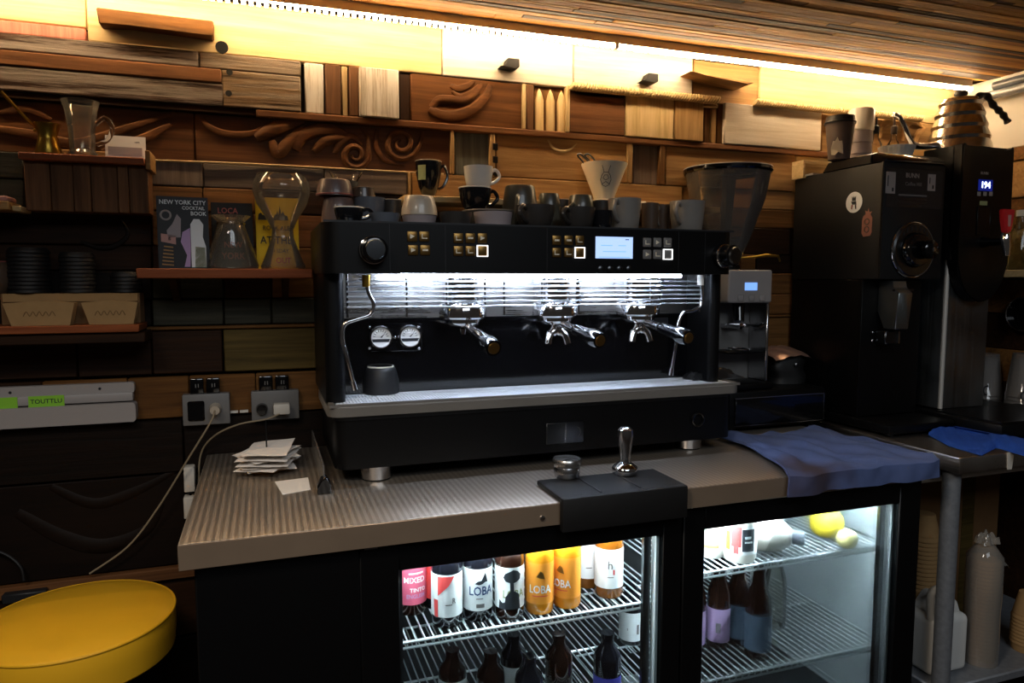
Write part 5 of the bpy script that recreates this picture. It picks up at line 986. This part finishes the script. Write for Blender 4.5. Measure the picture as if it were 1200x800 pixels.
kb = Matrix.Translation((dc.x+.018, gf-.030, dc.z)) @ Matrix.Rotation(PI/2, 4, 'X'); g.part('crank_knob', MB().lathe([(.014, 0), (.014, .006), (.026, .009), (.026, .022), (.02, .027), (0, .028)], 0, 0, 24).xf(kb), 'black_gloss', d); g.part('knob_screw', MB().lathe([(.006, .0282), (0, .0305)], 0, 0, 14).xf(kb), 'chrome_soft', d)
c0, c1 = Q(1048, 331, 1.53), Q(1054, 386, 1.53); zt, zb = -.002, c1.z
ch = g.part('chute', MB().prism([(1.600, zt), (1.548, zt), (1.548, zt-.02), (1.525, zt-.035), (1.535, zb), (1.575, zb), (1.600, zb+.05)], 'x', dc.x-.055, dc.x-.005, .002), 'steel_z'); g.part('chute_strap', MB().box(dc.x-.057, dc.x+.015, 1.540, 1.5475, zt-.030, zt-.024), 'gunmetal', ch)
g.part('bag_clamp', MB().box(dc.x-.062, dc.x-.012, 1.56, 1.60, zb-.045, zb-.006, .003), 'gunmetal'); g.part('clamp_trim', MB().box(dc.x-.018, dc.x-.013, 1.555, 1.5595, zb-.042, zb-.008), 'chrome_soft')
for dz in (.012, .036): g.part('screw', MB().ball((dc.x-.07, 1.5985, zb-dz), .004, .003, .004, 10, 6), 'chrome_soft')
# ------------------------------------------------------------------ things on top of the bulk grinder
GTz = GZ+.0312
def on_top(px, Y): return XY(px, Y)*1.0
cx, cy = Xat(984, 1.715, .42), 1.715; zt = Q(984, 137, cy).z
t = Thing('takeaway_cup', 'dark brown takeaway cup with lid and pale print on the bulk grinder', 'cup', (cx, cy, GTz)); h_ = zt-GTz; R_ = 16.5*mpp(cx, cy)
t.part('cup_body', MB().lathe([(0, GTz), (R_*.70, GTz), (R_*.95, GTz+h_*.84), (R_*.98, GTz+h_*.85), (0, GTz+h_*.85)], cx, cy, 30), 'togo'); t.part('lid', MB().lathe([(R_*1.02, GTz+h_*.83), (R_*1.04, GTz+h_*.87), (R_*.97, GTz+h_*.89), (R_*.93, GTz+h_), (R_*.86, GTz+h_), (R_*.84, GTz+h_*.97), (0, GTz+h_*.97)], cx, cy, 30), 'charcoal')
mf = around(cx, cy, R_*.83, facing(cx, cy)-.15, GTz); mb = MB(); vs_ = [mb.b.verts.new(mf(u, v, .002)) for u, v in ((-.016, .012), (-.018, .03), (-.010, .044), (-.012, .052), (-.004, .050), (0, .062), (.003, .050), (.012, .050), (.014, .036), (.008, .030), (.016, .012), (.004, .020), (-.006, .010))]; mb.b.faces.new(vs_); bmesh.ops.triangulate(mb.b, faces=mb.b.faces[:]); t.part('printed_figure', mb, 'c_beige')
cx, cy = Xat(1008, 1.765, .42), 1.765; zt = Q(1008, 128, cy).z; R_ = 14*mpp(cx, cy); h_ = zt-GTz
t = Thing('paper_cup_stack', 'stack of white paper cups beside the brown takeaway cup', 'cup stack', (cx, cy, GTz)); t.part('lower_cups', MB().lathe([(0, GTz), (R_*.80, GTz), (R_*.86, GTz+h_*.18), (R_*.92, GTz+h_*.19), (R_*.88, GTz+h_*.38), (R_*.95, GTz+h_*.39), (R_*.92, GTz+h_*.6), (0, GTz+h_*.6)], cx, cy, 28), 'c_mauve'); t.part('upper_cup', MB().lathe([(R_*.92, GTz+h_*.6), (R_, GTz+h_*.62), (R_*1.02, GTz+h_*.95), (R_*.9, GTz+h_), (0, GTz+h_)], cx, cy, 28), 'c_white')
for k, (px, Y) in enumerate(((1026, 1.745), (1047, 1.735))):
    cx, cy = Xat(px, Y, .42), Y; zt = Q(px, 137, Y).z; h_ = zt-GTz
    t = Thing('dropper_bottle', ('small clear bitters bottle beside the white cup stack', 'small clear bitters bottle beside the kettle spout')[k], 'bottle', (cx, cy, GTz), 'bitters bottles on the bulk grinder'); t.part('glass_body', MB().lathe([(0, GTz), (.018, GTz), (.019, GTz+.004), (.019, GTz+h_*.42), (.008, GTz+h_*.55), (.008, GTz+h_*.72), (0, GTz+h_*.72)], cx, cy, 22), 'thin_glass'); t.part('stopper', MB().lathe([(.0095, GTz+h_*.66), (.0095, GTz+h_*.80), (.0035, GTz+h_*.83), (.003, GTz+h_), (0, GTz+h_)], cx, cy, 16), 'charcoal' if k == 0 else 'togo'); t.part('liquid', MB().lathe([(0, GTz+.003), (.016, GTz+.003), (.016, GTz+h_*.25), (0, GTz+h_*.25)], cx, cy, 18), 'amber_liquid')
# carved curls on the wall behind the bottles
for pts in ([(1030, 162), (1034, 148), (1042, 143), (1050, 148), (1048, 158)], [(1058, 165), (1060, 150), (1068, 142), (1078, 146), (1082, 154)], [(1072, 168), (1076, 156), (1084, 150)]): carve(wb.o.children[0], pts, .012, 'honey', f=1.908)
t = Thing('paper_filters', 'stack of white ribbed paper filters beside the kettle', 'paper filters', (1.80, 1.66, GTz)); mb = MB(); fx, fy = 1.803, 1.665
rings = []
for z_, r_ in ((GTz, .036), (GTz+.012, .040), (GTz+.030, .047), (GTz+.040, .050)): rings.append(mb.ring([(fx+(r_+(.0016 if k % 2 else 0))*math.cos(2*PI*k/60), fy+(r_+(.0016 if k % 2 else 0))*math.sin(2*PI*k/60), z_) for k in range(60)]))
mb.skin(rings); t.part('fluted_wall', mb, 'filter_paper'); t.part('filter_base', MB().cyl((fx, fy, GTz-.0005+.001), (fx, fy, GTz+.002), .034, n=30), 'c_white')
t = Thing('wall_cubby', 'small pale open wooden box on the wall beside the bulk grinder', 'box', (1.55, 1.87, .30)); a, b_ = Q(941, 206, 1.84), Q(966, 189, 1.84)
for u in ((a.x, b_.x+.05, 1.84, 1.892, b_.z-.010, b_.z), (a.x, b_.x+.05, 1.84, 1.892, a.z-.006, a.z+.002), (a.x, a.x+.009, 1.84, 1.892, a.z+.002, b_.z-.010)): t.part('board', MB().box(*u, .001), 'pine')
# ------------------------------------------------------------------ hot water dispenser
w_ = Thing('water_dispenser', 'steel hot water dispenser with a black head, blue digits and red tap handle', 'water dispenser', (2.0, 1.70, ZC)); d0, d1, df = 1.906, 2.090, 1.560
TT = -.385
w_.part('column', MB().box(d0, d1, df, 1.885, TT, .375, .014, 4, 'vert'), 'steel_z')
w_.part('corner_glint', MB().box(d0-.002, d0+.010, df-.002, df+.010, TT, .07, .005, 3, 'vert'), 'glint_pale')  # added pale strip: the bright reflection along this corner put into colour
w_.part('drip_base', MB().box(1.872, 2.235, 1.345, 1.70, ZC+.0005, TT-.006, .006, 2), 'black'); mb = MB(); x = 1.885
while x < 2.225: mb.box(x, x+.006, 1.355, 1.555, TT-.006, TT-.001); x += .012
mb.box(1.88, 2.23, 1.352, 1.358, TT-.006, TT-.0005); w_.part('drip_grate', mb, 'gunmetal')
hz = .388; f0, f1, hf = 1.898, 2.104, 1.535
w_.part('head', MB().box(f0, f1, hf+.004, 1.66, .06, hz, .012, 4, 'vert'), 'black')
# front cap: shield shape ending in a rounded tip
pts = [(f0, hz+.004), (f0, .10)]+[((f0+f1)/2-(f1-f0)/2*math.cos(PI*k/14)*(1-.0*k), .10-.165*math.sin(PI*k/14)**.8) for k in range(1, 14)]+[(f1, .10), (f1, hz+.004)]+[((f0+f1)/2+(f1-f0)/2*math.cos(PI*k/10), hz+.004-.018*math.sin(PI*k/10)) for k in range(1, 10)]
fc = w_.part('front_cap', MB().prism(pts, 'y', hf-.012, df-.0005, .004, 2), 'black')
p = Q(1155, 217, hf-.013); w_.part('digit_window', MB().box(p.x-.028, p.x+.028, hf-.0132, hf-.0118, p.z-.016, p.z+.016), 'digit_glow', fc)
w_.part('digits', text_mb('194', .026, flat(p.x, hf-.0136, p.z), .0003), 'digit', fc)
q = Q(1154, 203, hf-.013); w_.part('lettering', text_mb('BUNN', .011, flat(q.x, hf-.0126, q.z), .0003), 'grey_plastic', fc)
for k in range(3): q = Q(1147.5+7*k, 227, hf-.013); w_.part('key', MB().box(q.x-.007, q.x+.007, hf-.0128, hf-.0115, q.z-.006, q.z+.006, .001), 'grey_plastic', fc)
q = Q(1153, 238, hf-.013); w_.part('info_sticker', MB().box(q.x-.016, q.x+.014, hf-.0128, hf-.0115, q.z-.006, q.z+.006), 'green_label', fc)
q = Q(1152, 262, hf-.013); w_.part('recess', MB().box(q.x-.026, q.x+.028, hf-.0135, hf-.0115, q.z-.035, q.z+.05, .003), 'black', fc)
q0, q1 = Q(1152, 284, hf-.012), Q(1178, 283, 1.45)
fa = w_.part('tap_arm', MB().tube([q0, q0+(q1-q0)*.35, q1], [.016, .011, .010], 14), 'black_gloss'); w_.part('tap', MB().tube([q1+Vector((0, 0, .024)), q1+Vector((0, 0, .015)), q1+Vector((.001, -.002, -.012)), q1+Vector((.002, -.006, -.04))], [.010, .0135, .012, .0075], 16), 'chrome', fa)
w_.part('tap_handle', MB().prism([(q1.x-.010, q1.z+.025), (q1.x+.010, q1.z+.025), (q1.x+.016, q1.z+.060), (q1.x+.024, q1.z+.090), (q1.x-.024, q1.z+.090), (q1.x-.016, q1.z+.060)], 'y', q1.y-.008, q1.y+.008, .003, 2), 'red', fa); w_.part('handle_mark', MB().prism([(q1.x-.004, q1.z+.042), (q1.x+.004, q1.z+.042), (q1.x+.006, q1.z+.074), (q1.x-.006, q1.z+.074)], 'y', q1.y-.0095, q1.y-.0075), 'c_pink', fa)
# kettle
kz0 = .3895; ky = 1.655; kx = XY(1116, ky); kt = Q(1116, 117, ky).z; kh = kt-kz0; km = mpp(kx, ky)
t = Thing('gooseneck_kettle', 'brushed steel gooseneck kettle with a wavy dark handle on the dispenser', 'kettle', (kx, ky, kz0))
pr = [(0, kz0), (.088, kz0), (.092, kz0+.006)]
for k in range(1, 5): pr += [(.092-.0085*k+.004, kz0+kh*.22*k-.010), (.092-.0085*k-.001, kz0+kh*.22*k), (.092-.0085*k+.002, kz0+kh*.22*k+.010)]
pr += [(.052, kz0+kh*.97), (.048, kz0+kh)]
t.part('kettle_body', MB().lathe(pr, kx, ky, 40), 'kettle_steel'); t.part('lid', MB().lathe([(.049, kz0+kh), (.047, kz0+kh+.004), (.02, kz0+kh+.007), (0, kz0+kh+.007)], kx, ky, 36), 'chrome_soft'); t.part('lid_knob', MB().lathe([(.012, kz0+kh+.007), (.012, kz0+kh+.012), (.019, kz0+kh+.018), (.018, kz0+kh+.028), (0, kz0+kh+.030)], kx, ky, 24), 'charcoal')
t.part('spout', MB().tube(spline([(kx-.082, ky, kz0+.020), Q(1074, 171, ky-.01), Q(1066, 162, ky-.02), Q(1060, 148, ky-.02), Q(1054, 137, ky-.02), Q(1047, 134, ky-.02)], 7), [.010]*8+[.0075]*12+[.0065]*11, 12), 'chrome_soft')
hp = [Q(1141, 120, ky), Q(1146, 113, ky), Q(1156, 112, ky), Q(1163, 122, ky), Q(1170, 129, ky), Q(1176, 135, ky), Q(1181, 143, ky)]
sp = spline(hp, 6); t.part('handle', MB().tube(sp, [.0095+.0018*math.sin(i*1.1) for i in range(len(sp))], 12), 'charcoal'); t.part('handle_bracket', MB().tube([(kx+.050, ky, kz0+kh*.9), hp[0], hp[1]], [.005, .006, .007], 10), 'chrome_soft')
# blue cloth on the table, paper tag
def cloth3(u, v):
    lo = [(1088, 507), (1112, 520), (1150, 531), (1168, 522), (1202, 532)]; hi = [(1094, 495), (1118, 492), (1150, 498), (1172, 508), (1204, 512)]
    k = min(3, int(u*4)); f = u*4-k; a = [lo[k][q]+(lo[k+1][q]-lo[k][q])*f for q in (0, 1)]; b_ = [hi[k][q]+(hi[k+1][q]-hi[k][q])*f for q in (0, 1)]
    p = atZ(a[0]+(b_[0]-a[0])*v, a[1]+(b_[1]-a[1])*v, ZC+.008); x, y_ = p.x, p.y
    y_ = min(y_, 1.338 if x > 1.865 else 1.47)
    return (x, y_, ZC+.002+.016*math.sin(PI*v)**.6*(.7+.3*math.sin(9*u+1))+.004*abs(math.sin(21*u+6*v))*math.sin(PI*v))
single('blue_cloth', MB().grid(cloth3, 50, 16), 'blue_cloth', 'bright blue cloth bunched in front of the drip base on the steel table', 'cloth', (2.0, 1.3, ZC))
p = Q(1185, 540, 1.246); single('paper_tag', MB().prism([(p.x-.008, p.z-.022), (p.x+.006, p.z-.022), (p.x+.012, p.z+.022), (p.x-.012, p.z+.022)], 'y', 1.2475, 1.2495), 'off_white', 'small pale paper tag stuck to the steel table edge', 'tag', (p.x, 1.2485, p.z-.022))
# ------------------------------------------------------------------ right shelf with glasses, plastic cups
t = Thing('glass_shelf', 'honey-coloured shelf board with bottles on the end wall', 'shelf', (2.28, 1.5, .0)); t.part('shelf_board', MB().box(2.215, 2.346, 1.02, 1.84, .008, .032, .002), 'pine')
for yy in (1.1, 1.78): t.part('bracket', MB().prism([(2.346, .008), (2.346, -.05), (2.336, -.05), (2.25, .008)], 'y', yy-.006, yy+.006), 'dark')
for k, (yy, h_, R_, mt, cap) in enumerate(((1.78, .17, .030, 'glass_green', 'c_white'), (1.70, .15, .032, 'thin_glass', None), (1.62, .185, .030, 'glass_green', 'c_white'), (1.54, .15, .032, 'thin_glass', None), (1.46, .16, .03, 'thin_glass', None))):
    z = .0325; cx = 2.285; t = Thing('shelf_bottle' if cap else 'drinking_glass', ('green-tinted bottle with a white cap nearest the wall corner', 'clear tumbler between the two green-tinted bottles', 'green-tinted bottle with a white cap beside the red tap handle', 'clear tumbler beside the second green-tinted bottle', 'clear tumbler at the open end of the glass shelf')[k], 'bottle' if cap else 'glass', (cx, yy, z), 'glassware on the end wall shelf')
    if cap: t.part('glass_body', MB().lathe([(0, z), (R_, z), (R_, z+h_*.6), (.013, z+h_*.8), (.013, z+h_), (0, z+h_)], cx, yy, 24), mt); t.part('cap', MB().lathe([(.015, z+h_-.015), (.015, z+h_+.004), (0, z+h_+.004)], cx, yy, 18), cap)
    else: vessel(t, [(R_*.8, z), (R_*.85, z+.01), (R_, z+h_)], cx, yy, mt, .002)
r = random.Random(8)
CUPZ = ZC+.001
for k, (cx, cy, n) in enumerate(((2.291, 1.585, 6), (2.293, 1.47, 5), (2.291, 1.71, 5))):
    t = Thing('plastic_cup_stack', ('stack of clear plastic cups with a dark logo beside the drip base', 'shorter stack of clear plastic cups at the table end', 'stack of clear plastic cups against the end wall')[k], 'cup stack', (cx, cy, CUPZ), 'clear plastic cups on the steel table')
    for j in range(n):
        z = CUPZ+.012*j; t.part('cup', MB().lathe([(.048, z), (.050, z+.004), (.049, z+.006), (.034, z+.14), (.0, z+.14)], cx, cy, 24), 'cup_plastic')
    a = facing(cx, cy); t.part('printed_logo', MB().torus((0, 0, 0), .014, .002, 'y', 20, 6, .6, 5.4).xf(Matrix.Translation((cx+.046*math.sin(a), cy-.046*math.cos(a)-.004, CUPZ+.07))), 'label_ink')
t = Thing('round_pan', 'dark round pan hanging under the end wall shelf', 'pan', (2.33, 1.60, -.15)); t.part('pan_body', MB().lathe([(0, 0), (.05, 0), (.055, .03), (.052, .03), (.048, .004), (0, .004)], 0, 0, 28).xf(Matrix.Translation((2.345, 1.62, -.11)) @ Matrix.Rotation(-PI/2, 4, 'Y')), 'black_gloss'); t.part('pan_handle', MB().tube([(2.335, 1.62, -.06), (2.338, 1.62, .0)], .006, 8), 'charcoal'); t.part('pan_rim', MB().torus((2.314, 1.62, -.11), .0535, .0025, 'x', 28, 6), 'chrome_soft')
# ------------------------------------------------------------------ stool
sx, sy, sz = -.392, 1.655, -.700; R_ = .188
t = Thing('bar_stool', 'round yellow vinyl bar stool with a piped seat', 'stool', (sx, sy, -H))
def crown(r): return sz-.0+.010*(1-(r/R_)**2)
t.part('seat_cushion', MB().lathe([(0, sz+.008)]+[(R_*k/8, sz+.008-.012*(k/8)**3) for k in range(1, 8)]+[(R_*.985, sz-.006), (R_, sz-.014), (R_*1.005, sz-.05), (R_*.985, sz-.088), (R_*.95, sz-.094), (0, sz-.095)], sx, sy, 64), 'yellow_vinyl')
t.part('piping', MB().torus((sx, sy, sz-.0085), R_*.992, .0035, 'z', 64, 8), 'yellow_vinyl'); t.part('seat_plate', MB().cyl((sx, sy, sz-.108), (sx, sy, sz-.0955), .14, n=32), 'black')
for k in range(4):
    an = PI/4+k*PI/2+.2; c_, s_ = math.cos(an), math.sin(an); t.part('leg', MB().tube([(sx+.11*c_, sy+.11*s_, sz-.10), (sx+.17*c_, sy+.17*s_, -H)], .011, 12), 'gunmetal')
t.part('foot_ring', MB().torus((sx, sy, -1.08), .148, .008, 'z', 40, 8), 'gunmetal')
t = Thing('stool_cable', 'thin dark cable looping down the wall behind the yellow stool', 'cable', (-.55, 1.89, -.72)); t.part('cable_run', MB().tube(spline([Q(-20, 640, 1.885), Q(8, 650, 1.885), Q(24, 664, 1.88), Q(28, 680, 1.88)], 6), .003, 8), 'charcoal'); t.part('cable_plug', MB().box(Q(2, 680, 1.88).x, Q(55, 680, 1.88).x, 1.868, 1.891, -.745, -.722, .003), 'charcoal')
